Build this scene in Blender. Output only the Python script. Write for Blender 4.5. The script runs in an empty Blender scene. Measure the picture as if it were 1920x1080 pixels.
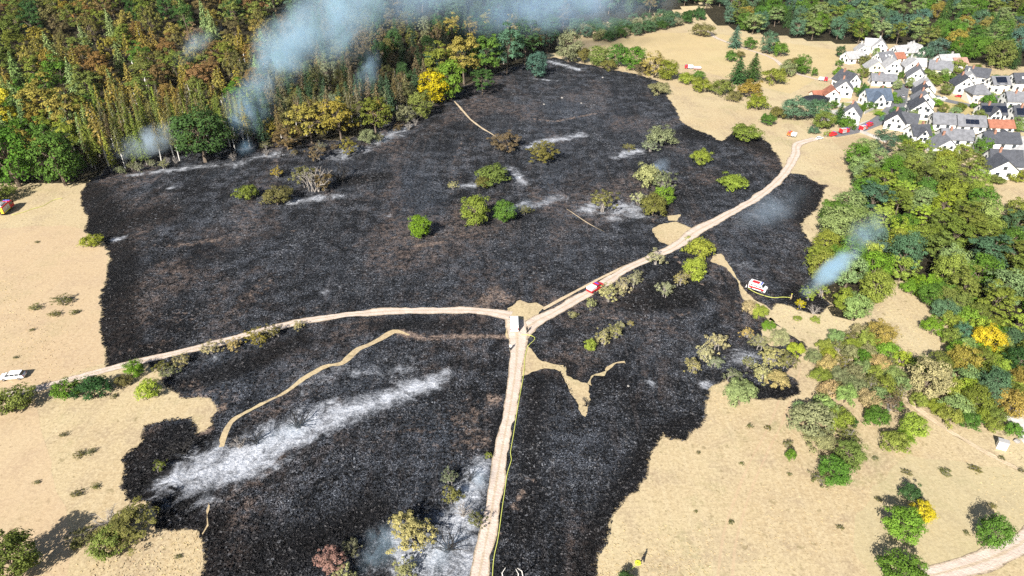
import bpy, math, random
import numpy as np
from mathutils import Vector, Matrix
from mathutils.geometry import delaunay_2d_cdt

# ------------------------------------------------------------------ camera, sky, sun, exposure
SC = bpy.context.scene
COL = SC.collection
CAM_H, FPX, HORIZON = 94.0, 1280.0, -280.0            # metres; focal length and horizon row on the 1920 px photograph
PITCH = math.atan((540 - HORIZON) / FPX)
CP, SP = math.cos(PITCH), math.sin(PITCH)
cam_d = bpy.data.cameras.new('camera')
cam_d.sensor_width = 36.0
cam_d.lens = 36.0 * FPX / 1920.0
cam_d.clip_start, cam_d.clip_end = 1.0, 9000.0
cam = bpy.data.objects.new('camera', cam_d)
COL.objects.link(cam)
cam.location = (0, 0, CAM_H)
cam.rotation_euler = (math.pi / 2 - PITCH, 0, 0)
SC.camera = cam

SUN_ELEV, SUN_TRAVEL = math.radians(34), math.radians(25)   # rays travel away from the camera, 25 degrees to the right
ray = Vector((math.sin(SUN_TRAVEL) * math.cos(SUN_ELEV), math.cos(SUN_TRAVEL) * math.cos(SUN_ELEV), -math.sin(SUN_ELEV)))
sun_d = bpy.data.lights.new('sun', 'SUN')
sun_d.energy, sun_d.angle, sun_d.color = 5.0, math.radians(0.55), (1.0, 0.95, 0.87)
sun = bpy.data.objects.new('sun', sun_d)
COL.objects.link(sun)
sun.rotation_euler = ray.to_track_quat('-Z', 'Y').to_euler()
sun.location = (-60, -80, 200)

W = bpy.data.worlds.new('World')
SC.world = W
W.use_nodes = True
wn = W.node_tree.nodes
sky = wn.new('ShaderNodeTexSky')
sky.sky_type = 'NISHITA'
sky.sun_disc = False
sky.sun_elevation = SUN_ELEV
sky.sun_rotation = math.radians(180 + 25)
sky.air_density, sky.dust_density = 1.0, 1.5
wn['Background'].inputs['Strength'].default_value = 0.05
W.node_tree.links.new(sky.outputs[0], wn['Background'].inputs['Color'])

vs = SC.view_settings
vs.view_transform, vs.look, vs.gamma, vs.use_curve_mapping = 'Standard', 'None', 1.0, False
vs.exposure = 0.93
SC.cycles.use_denoising = False
SC.cycles.denoiser = 'OPENIMAGEDENOISE'
SC.cycles.denoising_input_passes = 'RGB_ALBEDO_NORMAL'
SC.cycles.denoising_prefilter = 'ACCURATE'
SC.cycles.max_bounces = 5
SC.cycles.diffuse_bounces = 2
SC.cycles.glossy_bounces = 2
SC.cycles.transparent_max_bounces = 6
SC.cycles.volume_bounces = 2
SC.cycles.volume_max_steps = 128
SC.cycles.caustics_reflective = SC.cycles.caustics_refractive = False
SC.cycles.sample_clamp_indirect = 4.0

# ------------------------------------------------------------------ helpers
rng = np.random.default_rng(7)
random.seed(7)


def S(py):                                    # photograph pixels per metre across, on flat ground at that row
    return (py - HORIZON) * CP / CAM_H


def G(px, py):                                # measured photo point -> ground metres (flat ground)
    t = CAM_H / ((py - HORIZON) * CP)
    return (t * (px - 960), t * (FPX * CP - (py - 540) * SP))


EDGE_X = np.array([-600, -400, -200, -100, -50, 0, 40, 100, 160, 260, 600.0])
EDGE_Y = np.array([236, 243, 252, 276, 304, 384, 430, 472, 442, 427, 402.0])


def HZ(x, y):                                 # the wooded slopes that rise behind the burn, the meadow and the village
    d = np.asarray(y, float) - np.interp(x, EDGE_X, EDGE_Y)
    k = np.interp(x, [-600, 0, 120, 600], [.15, .14, .10, .10])
    h = k * (d - 8 + np.sqrt((d - 8) ** 2 + 20 ** 2)) / 2
    h = np.where(d > -60, h, 0) - 1.1
    return np.clip(55 * np.tanh(np.maximum(h, 0) / 55), 0, None)


def GH(px, py):                               # photo point -> ground metres on the risen terrain
    d = np.array([px - 960, FPX * CP - (py - 540) * SP, -(FPX * SP + (py - 540) * CP)])
    lo, hi = 30.0, 1500.0
    Y = lo
    while Y < hi:
        t = Y / d[1]
        if CAM_H + d[2] * t <= float(HZ(d[0] * t, Y)): break
        Y += .5 if Y > 200 else 1.0
    if Y < 215: return G(px, py)
    t = Y / d[1]
    return (d[0] * t, Y)


def P3(px, py, Y):                            # measured photo point at a distance Y -> space
    d = Vector((px - 960, FPX * CP - (py - 540) * SP, -(FPX * SP + (py - 540) * CP)))
    return Vector((0, 0, CAM_H)) + d * (Y / d.y)


def A(o, label=None, cat=None, group=None, kind=None):
    if label: o['label'] = label
    if cat: o['category'] = cat
    if group: o['group'] = group
    if kind: o['kind'] = kind
    return o


def link(name, data, parent=None, loc=None, rot=None, scale=None):
    o = bpy.data.objects.new(name, data)
    COL.objects.link(o)
    if parent is not None: o.parent = parent
    if loc is not None: o.location = loc
    if rot is not None: o.rotation_euler = rot if hasattr(rot, '__len__') else (0, 0, rot)
    if scale is not None: o.scale = scale if hasattr(scale, '__len__') else (scale,) * 3
    return o


def mesh(name, verts, faces, mat=None, smooth=False):
    me = bpy.data.meshes.new(name)
    me.from_pydata([tuple(v) for v in verts], [], [tuple(f) for f in faces])
    if mat: me.materials.append(mat)
    if smooth: me.polygons.foreach_set('use_smooth', [True] * len(me.polygons))
    me.update()
    return me


def mesh_np(name, verts, faces, mat=None, attrs=None, smooth=False):
    """verts (N,3), faces (M,3 or 4) arrays; attrs {name: (domain, values)}"""
    n = faces.shape[1]
    me = bpy.data.meshes.new(name)
    me.vertices.add(len(verts)); me.vertices.foreach_set('co', verts.astype(np.float32).ravel())
    me.loops.add(faces.size); me.loops.foreach_set('vertex_index', faces.astype(np.int32).ravel())
    me.polygons.add(len(faces))
    me.polygons.foreach_set('loop_start', np.arange(0, faces.size, n, dtype=np.int32))
    me.polygons.foreach_set('use_smooth', np.full(len(faces), smooth))
    for k, (dom, val) in (attrs or {}).items():
        a = me.attributes.new(k, 'FLOAT', dom)
        a.data.foreach_set('value', val.astype(np.float32).ravel())
    if mat: me.materials.append(mat)
    me.update(calc_edges=True)
    return me


class MB:                                     # collects boxes, prisms and tubes into one mesh
    def __init__(s): s.v, s.f = [], []

    def add(s, v, f):
        b = len(s.v)
        s.v += [tuple(p) for p in v]; s.f += [tuple(i + b for i in q) for q in f]
        return s

    def box(s, x0, x1, y0, y1, z0, z1, c=0.0):
        if c <= 0:
            return s.add([(x0, y0, z0), (x1, y0, z0), (x1, y1, z0), (x0, y1, z0), (x0, y0, z1), (x1, y0, z1), (x1, y1, z1), (x0, y1, z1)],
                         [(3, 2, 1, 0), (4, 5, 6, 7), (0, 1, 5, 4), (1, 2, 6, 5), (2, 3, 7, 6), (3, 0, 4, 7)])
        lo = [(x0, y0), (x1, y0), (x1, y1), (x0, y1)]
        up = [(x0 + c, y0 + c), (x1 - c, y0 + c), (x1 - c, y1 - c), (x0 + c, y1 - c)]
        v = [(x, y, z0) for x, y in lo] + [(x, y, z1 - c) for x, y in lo] + [(x, y, z1) for x, y in up]
        f = [(3, 2, 1, 0), (8, 9, 10, 11)]
        for k in (0, 4):
            for i in range(4):
                j = (i + 1) % 4
                f.append((k + i, k + j, k + 4 + j, k + 4 + i))
        return s.add(v, f)

    def prism(s, prof, y0, y1, inset=0.0):      # (x,z) outline extruded along y, edges of the sides drawn in by inset
        n = len(prof)
        cx = sum(p[0] for p in prof) / n; cz = sum(p[1] for p in prof) / n
        def ring(y, k): return [(cx + (x - cx) * k, y, cz + (z - cz) * k) for x, z in prof]
        if inset > 0:
            rings = [ring(y0, 1 - inset), ring(y0 + inset, 1), ring(y1 - inset, 1), ring(y1, 1 - inset)]
        else:
            rings = [ring(y0, 1), ring(y1, 1)]
        v = [p for r in rings for p in r]; f = []
        for k in range(len(rings) - 1):
            for i in range(n):
                j = (i + 1) % n
                f.append((k * n + i, k * n + j, (k + 1) * n + j, (k + 1) * n + i))
        f.append(tuple(reversed(range(n)))); f.append(tuple((len(rings) - 1) * n + i for i in range(n)))
        return s.add(v, [tuple(reversed(q)) for q in f])

    def tube(s, pts, radii, n=6):
        pts = [Vector(p) for p in pts]; v, f = [], []
        for i, p in enumerate(pts):
            d = (pts[min(i + 1, len(pts) - 1)] - pts[max(i - 1, 0)]).normalized()
            a = d.cross(Vector((0.31, 0.17, 0.94)) if abs(d.z) < .9 else Vector((1, 0.1, 0))).normalized(); b = d.cross(a)
            for k in range(n):
                t = 2 * math.pi * k / n
                v.append(p + (a * math.cos(t) + b * math.sin(t)) * radii[i])
        for i in range(len(pts) - 1):
            for k in range(n):
                j = (k + 1) % n
                f.append((i * n + k, i * n + j, (i + 1) * n + j, (i + 1) * n + k))
        f.append(tuple(reversed(range(n)))); f.append(tuple((len(pts) - 1) * n + k for k in range(n)))
        return s.add(v, f)

    def wheel(s, x, y, z, r, w, n=16):          # axis along y
        v, f = [], []
        for yy in (y - w / 2, y + w / 2):
            for k in range(n):
                t = 2 * math.pi * k / n
                v.append((x + r * math.cos(t), yy, z + r * math.sin(t)))
        for k in range(n):
            j = (k + 1) % n
            f.append((k, j, n + j, n + k))
        f.append(tuple(range(n))); f.append(tuple(reversed(range(n, 2 * n))))
        return s.add(v, [tuple(reversed(q)) for q in f])

    def mesh(s, name, mat, smooth=False): return mesh(name, s.v, s.f, mat, smooth)


# ------------------------------------------------------------------ materials
class N:                                      # tiny node-graph helper
    def __init__(s, name):
        s.m = bpy.data.materials.new(name); s.m.use_nodes = True
        s.t = s.m.node_tree; s.n = s.t.nodes; s.bsdf = s.n['Principled BSDF']; s.out = s.n['Material Output']

    def new(s, typ, **kw):
        nd = s.n.new(typ)
        for k, v in kw.items():
            if k.startswith('i_'):
                nd.inputs[k[2:].replace('_', ' ')].default_value = v
            else: setattr(nd, k, v)
        return nd

    def L(s, a, b): s.t.links.new(a, b)

    def put(s, sock, v):
        if hasattr(v, 'is_output'): s.L(v, sock)
        else: sock.default_value = v

    def math(s, op, a, b=None, c=None, clamp=False):
        nd = s.n.new('ShaderNodeMath'); nd.operation = op; nd.use_clamp = clamp
        for i, x in enumerate((a, b, c)):
            if x is not None: s.put(nd.inputs[i], x)
        return nd.outputs[0]

    def pos(s): return s.n.new('ShaderNodeNewGeometry').outputs['Position']

    def noise(s, vec, scale, detail=4, rough=.55, dist=0.0):
        nd = s.n.new('ShaderNodeTexNoise')
        nd.inputs['Scale'].default_value = scale; nd.inputs['Detail'].default_value = detail
        nd.inputs['Roughness'].default_value = rough; nd.inputs['Distortion'].default_value = dist
        s.L(vec, nd.inputs['Vector'])
        return nd.outputs['Fac']

    def ramp(s, fac, lo, hi, smooth=True):
        nd = s.n.new('ShaderNodeMapRange'); nd.interpolation_type = 'SMOOTHSTEP' if smooth else 'LINEAR'
        s.put(nd.inputs['Value'], fac)
        nd.inputs['From Min'].default_value = lo; nd.inputs['From Max'].default_value = hi
        return nd.outputs['Result']

    def mix(s, fac, a, b, blend='MIX'):
        nd = s.n.new('ShaderNodeMix'); nd.data_type = 'RGBA'; nd.blend_type = blend
        s.put(nd.inputs[0], fac)
        for sock, v in ((nd.inputs[6], a), (nd.inputs[7], b)):
            s.put(sock, v if hasattr(v, 'is_output') else (*v, 1.0) if len(v) == 3 else v)
        return nd.outputs[2]

    def attr(s, name): return s.new('ShaderNodeAttribute', attribute_name=name).outputs['Fac']

    def stretch(s, vec, sx, sy, sz=1.0, rz=0.0):
        nd = s.n.new('ShaderNodeMapping'); nd.inputs['Scale'].default_value = (sx, sy, sz); nd.inputs['Rotation'].default_value = (0, 0, rz)
        s.L(vec, nd.inputs['Vector'])
        return nd.outputs[0]

    def done(s, col, rough=.9, bump=None, bump_d=.1, spec=.2):
        s.put(s.bsdf.inputs['Base Color'], col if hasattr(col, 'is_output') else (*col, 1.0))
        s.put(s.bsdf.inputs['Roughness'], rough)
        s.bsdf.inputs['Specular IOR Level'].default_value = spec
        if bump is not None:
            b = s.n.new('ShaderNodeBump'); b.inputs['Distance'].default_value = bump_d; b.inputs['Strength'].default_value = 1.0
            s.L(bump, b.inputs['Height']); s.L(b.outputs[0], s.bsdf.inputs['Normal'])
        return s.m


def grass_colour(k):
    """dry straw colours with greener and greyer patches"""
    p = k.pos()
    big = k.noise(p, .018, 4); mid = k.noise(p, .11, 5, .6); fine = k.noise(p, 1.3, 5, .7); speck = k.noise(p, .55, 3, .6)
    c = k.mix(k.ramp(big, .38, .62), (.445, .345, .205), (.495, .415, .255))
    c = k.mix(k.math('MULTIPLY', k.ramp(mid, .46, .66), .7), c, (.34, .262, .175))
    c = k.mix(k.math('MULTIPLY', k.ramp(k.noise(p, .05, 6, .7), .52, .68), .65), c, (.31, .285, .145))
    streak = k.noise(k.stretch(p, .9, .06, 1, math.radians(20)), 1.0, 3)
    c = k.mix(k.math('MULTIPLY', k.ramp(streak, .48, .72), .3), c, (.57, .485, .325))
    c = k.mix(k.math('MULTIPLY', k.ramp(fine, .44, .60), .6), c, (.58, .475, .30))
    c = k.mix(k.math('MULTIPLY', k.ramp(k.noise(p, 2.2, 5, .75), .50, .62), .55), c, (.27, .205, .125))
    c = k.mix(k.math('MULTIPLY', k.ramp(speck, .60, .72), .6), c, (.22, .175, .09))
    return c, fine


def m_grass(name, tint=None, mixf=.4):
    k = N(name)
    c, fine = grass_colour(k)
    if tint: c = k.mix(mixf, c, tint)
    return k.done(c, .95, fine, .06, .1)


def m_burnt():
    k = N('burnt_stubble')
    p = k.pos()
    fine = k.noise(p, 1.7, 6, .75); mid = k.noise(p, .22, 5, .65); big = k.noise(p, .03, 4, .55); vf = k.noise(p, 4.0, 3, .7)
    streak = k.noise(k.stretch(p, .5, .05, 1, math.radians(-62)), 1.0, 4, .6)
    c = k.mix(k.ramp(fine, .42, .66), (.0015, .0018, .0026), (.030, .033, .040))
    zone = k.ramp(big, .36, .60)
    patch = k.math('MULTIPLY', k.ramp(mid, .44, .62), k.math('MULTIPLY_ADD', zone, .85, .15))
    c = k.mix(k.math('MULTIPLY', patch, .6), c, k.mix(k.ramp(vf, .42, .60), (.005, .0065, .010), (.15, .165, .20)))
    c = k.mix(k.math('MULTIPLY', k.math('MULTIPLY', k.ramp(streak, .52, .66), k.ramp(fine, .40, .60)), .4), c, (.14, .118, .112))
    sp = k.math('ADD', k.math('MULTIPLY', vf, .5), k.math('MULTIPLY', fine, .5))
    c = k.mix(k.math('MULTIPLY', k.ramp(sp, .545, .59), k.math('MULTIPLY_ADD', k.ramp(mid, .42, .62), .8, .10)), c, (.40, .415, .46))
    c = k.mix(k.math('MULTIPLY', k.ramp(k.noise(p, .05, 5, .6), .54, .66), .75), c, (.005, .005, .0065))
    warm = k.math('MULTIPLY', k.ramp(k.noise(k.stretch(p, 1, .55, 1, -.7), .035, 6, .68, .8), .48, .62), k.ramp(k.noise(p, .5, 5, .75), .42, .62))
    c = k.mix(k.math('MULTIPLY', warm, .8), c, k.mix(k.ramp(vf, .4, .6), (.028, .021, .019), (.26, .195, .165)))
    cool = k.math('MULTIPLY', k.ramp(k.noise(k.stretch(p, 1, .45, 1, .6), .03, 5, .6), .52, .68), k.ramp(fine, .40, .58))
    c = k.mix(k.math('MULTIPLY', cool, .4), c, (.10, .125, .165))
    gz = k.attr('grey')
    gf = k.math('MULTIPLY', gz, k.ramp(k.math('ADD', k.math('MULTIPLY', fine, .6), k.math('MULTIPLY', mid, .4)), .38, .58))
    c = k.mix(k.math('MULTIPLY', gf, .5), c, k.mix(k.ramp(vf, .46, .58), (.009, .012, .018), (.17, .19, .23)))
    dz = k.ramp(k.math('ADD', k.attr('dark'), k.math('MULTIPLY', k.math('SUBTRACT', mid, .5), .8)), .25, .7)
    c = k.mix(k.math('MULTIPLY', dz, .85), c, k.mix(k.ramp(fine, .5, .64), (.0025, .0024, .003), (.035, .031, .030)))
    fleck = k.math('MULTIPLY', k.ramp(k.noise(p, 1.15, 4, .7), .57, .64), k.ramp(k.noise(k.stretch(p, 1, .5, 1, .5), .09, 5, .7), .47, .62))
    c = k.mix(k.math('MULTIPLY', fleck, k.math('MULTIPLY_ADD', k.attr('grey'), .6, .35)), c, (.36, .37, .40))
    hole = k.ramp(k.noise(k.stretch(p, 1, 1, 1, 1.0), .75, 4, .65), .45, .37)
    c = k.mix(k.math('MULTIPLY', hole, .8), c, (.0022, .0026, .0036))
    tan = k.attr('tan')
    tf = k.math('ADD', tan, k.math('MULTIPLY', k.math('SUBTRACT', k.noise(p, .6, 6, .75), .5), 2.4))
    c = k.mix(k.math('MULTIPLY', k.math('MULTIPLY', k.ramp(tf, .35, .95), k.ramp(tan, 0, .25)), .8), c, k.mix(k.ramp(fine, .4, .6), (.13, .095, .08), (.40, .30, .24)))
    ash = k.attr('ash')
    an = k.math('ADD', k.math('MULTIPLY', k.math('SUBTRACT', k.noise(p, .20, 6, .72, 1.2), .5), 3.0), k.math('MULTIPLY', k.math('SUBTRACT', vf, .5), 1.0))
    af = k.math('MULTIPLY', k.ramp(k.math('ADD', ash, an), .15, 1.3), k.ramp(ash, .0, .45))
    ashc = k.mix(k.ramp(fine, .35, .65), (.33, .36, .42), (.70, .72, .77))
    c = k.mix(af, c, ashc)
    eg = k.math('ADD', k.attr('edge'), k.math('MULTIPLY', k.math('SUBTRACT', k.noise(p, 1.1, 6, .8), .5), 2.2))
    gcol, _f = grass_colour(k)
    c = k.mix(k.math('MULTIPLY', k.ramp(eg, .75, 1.0), k.ramp(k.attr('edge'), .1, .5)), c, gcol)
    h = k.math('ADD', fine, k.math('MULTIPLY', mid, 1.5))
    return k.done(c, .95, h, .35, .15)


def m_track(name, base=(.54, .45, .37), alt=(.66, .56, .47)):
    k = N(name)
    p = k.pos()
    u = k.attr('u')                           # -1..1 across the track
    c = k.mix(k.ramp(k.noise(p, .5, 5, .65), .35, .65), base, alt)
    c = k.mix(k.math('MULTIPLY', k.ramp(k.noise(p, 2.0, 4, .7), .5, .7), .5), c, tuple(x * .72 for x in base))
    mid = k.math('SUBTRACT', 1.0, k.math('ABSOLUTE', u))
    verge = k.ramp(k.math('ADD', k.math('ABSOLUTE', k.math('SUBTRACT', k.math('ABSOLUTE', u), .48)), k.math('MULTIPLY', k.noise(p, .8, 4), .35)), .42, .62)
    c = k.mix(k.math('MULTIPLY', verge, .55), c, (.40, .31, .19))
    rim_ = k.ramp(k.math('ADD', k.math('ABSOLUTE', u), k.math('MULTIPLY', k.math('SUBTRACT', k.noise(p, 1.1, 5, .75), .5), 1.1)), .86, 1.02)
    c = k.mix(k.math('MULTIPLY', rim_, .75), c, (.16, .125, .085))
    return k.done(c, .95, k.noise(p, 2.5, 4), .12, .1)


def m_leaf():
    k = N('foliage')
    oi = k.n.new('ShaderNodeObjectInfo')
    t = k.attr('tint')
    g = k.new('ShaderNodeHueSaturation')
    k.L(oi.outputs['Color'], g.inputs['Color'])
    k.L(k.math('MULTIPLY_ADD', t, 1.9, .25), g.inputs['Value'])
    k.L(k.math('MULTIPLY_ADD', t, -.018, .509), g.inputs['Hue'])
    g.inputs['Saturation'].default_value = 1.05
    d = k.n.new('ShaderNodeBsdfDiffuse'); tr = k.n.new('ShaderNodeBsdfTranslucent'); mx = k.n.new('ShaderNodeMixShader')
    k.L(g.outputs[0], d.inputs['Color']); k.L(g.outputs[0], tr.inputs['Color'])
    mx.inputs[0].default_value = .12
    k.L(d.outputs[0], mx.inputs[1]); k.L(tr.outputs[0], mx.inputs[2]); k.L(mx.outputs[0], k.out.inputs['Surface'])
    return k.m


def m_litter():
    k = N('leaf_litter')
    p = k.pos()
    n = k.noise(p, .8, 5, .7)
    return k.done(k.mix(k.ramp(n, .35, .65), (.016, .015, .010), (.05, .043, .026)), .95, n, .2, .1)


def m_bark(name='bark', a=(.10, .075, .055), b=(.21, .17, .13)):
    k = N(name)
    p = k.pos()
    n = k.noise(k.stretch(p, 5, 5, .8), 1.0, 4)
    return k.done(k.mix(k.ramp(n, .35, .65), a, b), .9, n, .05)


def m_plain(name, col, rough=.6, spec=.4, var=.12, scale=1.2, metal=0.0):
    k = N(name)
    n = k.noise(k.pos(), scale, 5, .6)
    lo = tuple(x * (1 - var) for x in col); hi = tuple(min(1, x * (1 + var * .6)) for x in col)
    k.bsdf.inputs['Metallic'].default_value = metal
    return k.done(k.mix(k.ramp(n, .3, .7), lo, hi), rough, None, .1, spec)


def m_roof(name, col, rough=.65, spec=.35):
    k = N(name)
    p = k.new('ShaderNodeTexCoord').outputs['Object']
    w = k.new('ShaderNodeTexWave', bands_direction='Z', i_Scale=1.6, i_Distortion=.6)
    k.L(p, w.inputs['Vector'])
    n = k.noise(p, .9, 5, .65)
    c = k.mix(k.ramp(n, .3, .7), tuple(x * .75 for x in col), tuple(x * 1.2 for x in col))
    c = k.mix(k.math('MULTIPLY', w.outputs['Fac'], .3), c, tuple(x * .6 for x in col))
    return k.done(c, rough, w.outputs['Fac'], .03, spec)


M = dict(
    grass=m_grass('dry_grass'), burnt=m_burnt(), track=m_track('pale_dirt', (.53, .435, .365), (.63, .535, .465)), footpath=m_track('trodden_earth', (.5, .40, .27), (.62, .50, .35)),
    litter=m_litter(), lawn=m_grass('green_lawn', (.19, .24, .07), .7), drylawn=m_grass('parched_lawn', (.44, .36, .15), .7), leaf=m_leaf(), bark=m_bark(),
    pale=m_bark('dead_pale_wood', (.55, .52, .48), (.80, .78, .74)), char=m_bark('charred_wood', (.012, .012, .013), (.05, .047, .045)), grey=m_bark('grey_wood', (.20, .18, .165), (.36, .33, .30)),
    asphalt=m_plain('asphalt', (.17, .175, .19), .9, .2, .2, .5), paving=m_plain('pale_paving', (.50, .48, .45), .85, .2, .15, .7), gravel=m_plain('pale_gravel', (.62, .59, .56), .9, .1, .2, 1.0),
    white=m_plain('white_render', (.80, .80, .78), .8, .2, .06, .5), cream=m_plain('cream_render', (.74, .66, .50), .8, .2, .08, .5), yellow=m_plain('pale_yellow_render', (.78, .74, .56), .8, .2, .08, .5),
    beige=m_plain('beige_render', (.66, .60, .52), .8, .2, .08, .5),
    slate=m_roof('slate_roof', (.075, .08, .095)), grey_roof=m_roof('grey_tile_roof', (.19, .195, .215)), light_roof=m_roof('light_grey_roof', (.42, .42, .43)), red_roof=m_roof('red_tile_roof', (.34, .14, .09)),
    blue_roof=m_roof('blue_grey_roof', (.09, .12, .17)), rose_roof=m_roof('faded_rose_roof', (.40, .24, .19)),
    solar=m_plain('solar_glass', (.012, .016, .03), .15, .6, .1, 1), glass=m_plain('window_glass', (.03, .04, .05), .1, .6, .1, 1), frame=m_plain('window_frame', (.55, .55, .54), .5), frame_dark=m_plain('dark_window_frame', (.06, .06, .065), .5),
    doorwood=m_plain('door_wood', (.16, .10, .06), .6), brick=m_plain('chimney_brick', (.32, .17, .12), .9), zinc=m_plain('zinc', (.4, .41, .43), .4, .5, .1, 1, .6),
    red=m_plain('fire_red_paint', (.62, .025, .03), .35, .5, .05), carwhite=m_plain('white_car_paint', (.82, .83, .84), .3, .5, .04), silver=m_plain('silver_paint', (.5, .51, .53), .3, .5, .05, 1, .4), carblack=m_plain('black_car_paint', (.02, .02, .022), .3, .5, .1),
    carblue=m_plain('blue_car_paint', (.03, .06, .18), .3, .5, .1), orange=m_plain('orange_paint', (.75, .16, .04), .4, .5, .05), hiviz=m_plain('hiviz_yellow', (.75, .80, .05), .5, .3, .05), rubber=m_plain('tyre_rubber', (.018, .018, .02), .8), rim=m_plain('wheel_rim', (.45, .45, .47), .4, .5, .1, 3, .7),
    bluelight=m_plain('blue_beacon', (.02, .06, .5), .2, .6, .05), lamp=m_plain('headlamp_glass', (.75, .76, .78), .15, .6, .05), tail=m_plain('tail_lamp', (.4, .02, .02), .3, .5, .05),
    hose=m_plain('hose_yellow', (.62, .66, .16), .6, .3, .1), cloth_dark=m_plain('dark_cloth', (.022, .022, .027), .9, .1), cloth_tan=m_plain('tan_turnout_cloth', (.42, .33, .18), .9, .1), cloth_white=m_plain('white_cloth', (.78, .78, .77), .9, .1),
    skin=m_plain('skin', (.52, .33, .24), .6, .3), hair=m_plain('hair', (.05, .035, .025), .8), tarp=m_plain('black_membrane', (.022, .024, .03), .55, .4, .2, .6), stone=m_plain('pale_stone', (.30, .285, .27), .9, .2, .2, 2.0), concrete=m_plain('concrete', (.42, .41, .40), .9, .2, .15, .8),
)

# ------------------------------------------------------------------ terrain sheets


def fractal(pts, step, amp, seed, closed=True):
    """ragged outline: resample a polyline and push it about with two octaves of smooth noise"""
    r = np.random.default_rng(seed)
    pts = [np.array(p, float) for p in pts]
    seq = pts + [pts[0]] if closed else pts
    out = []
    for a, b in zip(seq[:-1], seq[1:]):
        n = max(1, int(np.hypot(*(b - a)) / step))
        for i in range(n): out.append(a + (b - a) * i / n)
    if not closed: out.append(seq[-1])
    out = np.array(out)
    n = len(out)
    nrm = np.roll(out, -1, 0) - np.roll(out, 1, 0)
    nrm = np.stack([-nrm[:, 1], nrm[:, 0]], 1); nrm /= np.maximum(np.linalg.norm(nrm, axis=1, keepdims=True), 1e-6)
    d = np.zeros(n)
    for per, am in ((16, 1.0), (6, .6), (2, .45)):
        k = max(3, n // per)
        v = r.uniform(-1, 1, k)
        x = np.arange(n) * k / n
        i = np.floor(x).astype(int); f = x - i; f = f * f * (3 - 2 * f)
        d += am * (v[i % k] * (1 - f) + v[(i + 1) % k] * f)
    if not closed: d[0] = d[-1] = 0
    return out + nrm * (d * amp)[:, None]


def sheet(name, outline, z, mat, grid=None, attrs=None, seed=0):
    """flat polygon sheet with an exact outline; optional inner points carry soft attributes"""
    outline = np.asarray(outline)
    n = len(outline)
    pts = outline
    if grid:
        lo, hi = outline.min(0), outline.max(0)
        gx, gy = np.meshgrid(np.arange(lo[0], hi[0], grid), np.arange(lo[1], hi[1], grid))
        g = np.stack([gx.ravel(), gy.ravel()], 1) + np.random.default_rng(seed).uniform(-.35, .35, (gx.size, 2)) * grid
        g = g[inside(g, outline)]
        pts = np.concatenate([outline, g])
    v, e, f, *_ = delaunay_2d_cdt([Vector(p) for p in pts.tolist()], [], [list(range(n))], 1, 1e-4)
    va = np.array([(p.x, p.y, z) for p in v])
    fa = np.array([t for t in f if len(t) == 3])
    a, b, c = (va[fa[:, i], :2] for i in range(3))
    cr = (b - a)[:, 0] * (c - a)[:, 1] - (b - a)[:, 1] * (c - a)[:, 0]
    fa[cr < 0] = fa[cr < 0][:, ::-1]
    at = {k: ('POINT', fn(va[:, :2])) for k, fn in (attrs or {}).items()}
    o = link(name, mesh_np(name, va, fa, mat, at))
    return A(o, kind='structure')


def inside(p, poly):
    x, y = p[:, 0], p[:, 1]
    r = np.zeros(len(p), bool)
    px, py = poly[:, 0], poly[:, 1]
    j = len(poly) - 1
    for i in range(len(poly)):
        c = ((py[i] > y) != (py[j] > y))
        with np.errstate(divide='ignore', invalid='ignore'):
            xi = (px[j] - px[i]) * (y - py[i]) / (py[j] - py[i]) + px[i]
        r ^= c & (x < xi)
        j = i
    return r


def GP(pts): return [G(*p[:2]) for p in pts]


def smooth_line(pts, step=1.5):
    """Catmull-Rom through points (x, y, *extras)"""
    P = np.array(pts, float)
    P = np.vstack([2 * P[0] - P[1], P, 2 * P[-1] - P[-2]])
    out = []
    for i in range(1, len(P) - 2):
        n = max(2, int(np.hypot(*(P[i + 1] - P[i])[:2]) / step))
        for k in range(n):
            t = k / n
            out.append(.5 * ((2 * P[i]) + (-P[i - 1] + P[i + 1]) * t + (2 * P[i - 1] - 5 * P[i] + 4 * P[i + 1] - P[i + 2]) * t * t + (-P[i - 1] + 3 * P[i] - 3 * P[i + 1] + P[i + 2]) * t ** 3))
    out.append(P[-2])
    return np.array(out)


TRACKS = []


def ribbon(name, pxpts, z, mat, seed=0, rag=.42, step=1.2):
    """a track: (px, py, width in metres) along its middle"""
    L = smooth_line([(*G(p[0], p[1]), p[2]) for p in pxpts], step)
    r = np.random.default_rng(seed + 50)
    n = len(L)
    TRACKS.append(L[::2])
    d = np.gradient(L[:, :2], axis=0); d /= np.linalg.norm(d, axis=1, keepdims=True)
    nr = np.stack([-d[:, 1], d[:, 0]], 1)
    us = np.array([-1, -.55, 0, .55, 1.0])
    v, u = [], []
    def wob(): return np.convolve(r.normal(0, 1, n + 8), np.ones(4) / 4, 'same')[4:-4]
    w1, w2 = wob() * rag, wob() * rag
    for k in us:
        off = k * L[:, 2] / 2 + (w1 * (k > .9)) + (w2 * (k < -.9))
        v.append(np.column_stack([L[:, :2] + nr * off[:, None], np.full(n, z)])); u.append(np.full(n, k))
    v = np.stack(v, 1).reshape(-1, 3); u = np.stack(u, 1).ravel()
    m = len(us)
    f = [(i * m + k, (i + 1) * m + k, (i + 1) * m + k + 1, i * m + k + 1) for i in range(n - 1) for k in range(m - 1)]
    f = np.array(f)[:, ::-1]
    o = link(name, mesh_np(name, v, f, mat, {'u': ('POINT', u)}))
    return A(o, kind='structure')


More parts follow.
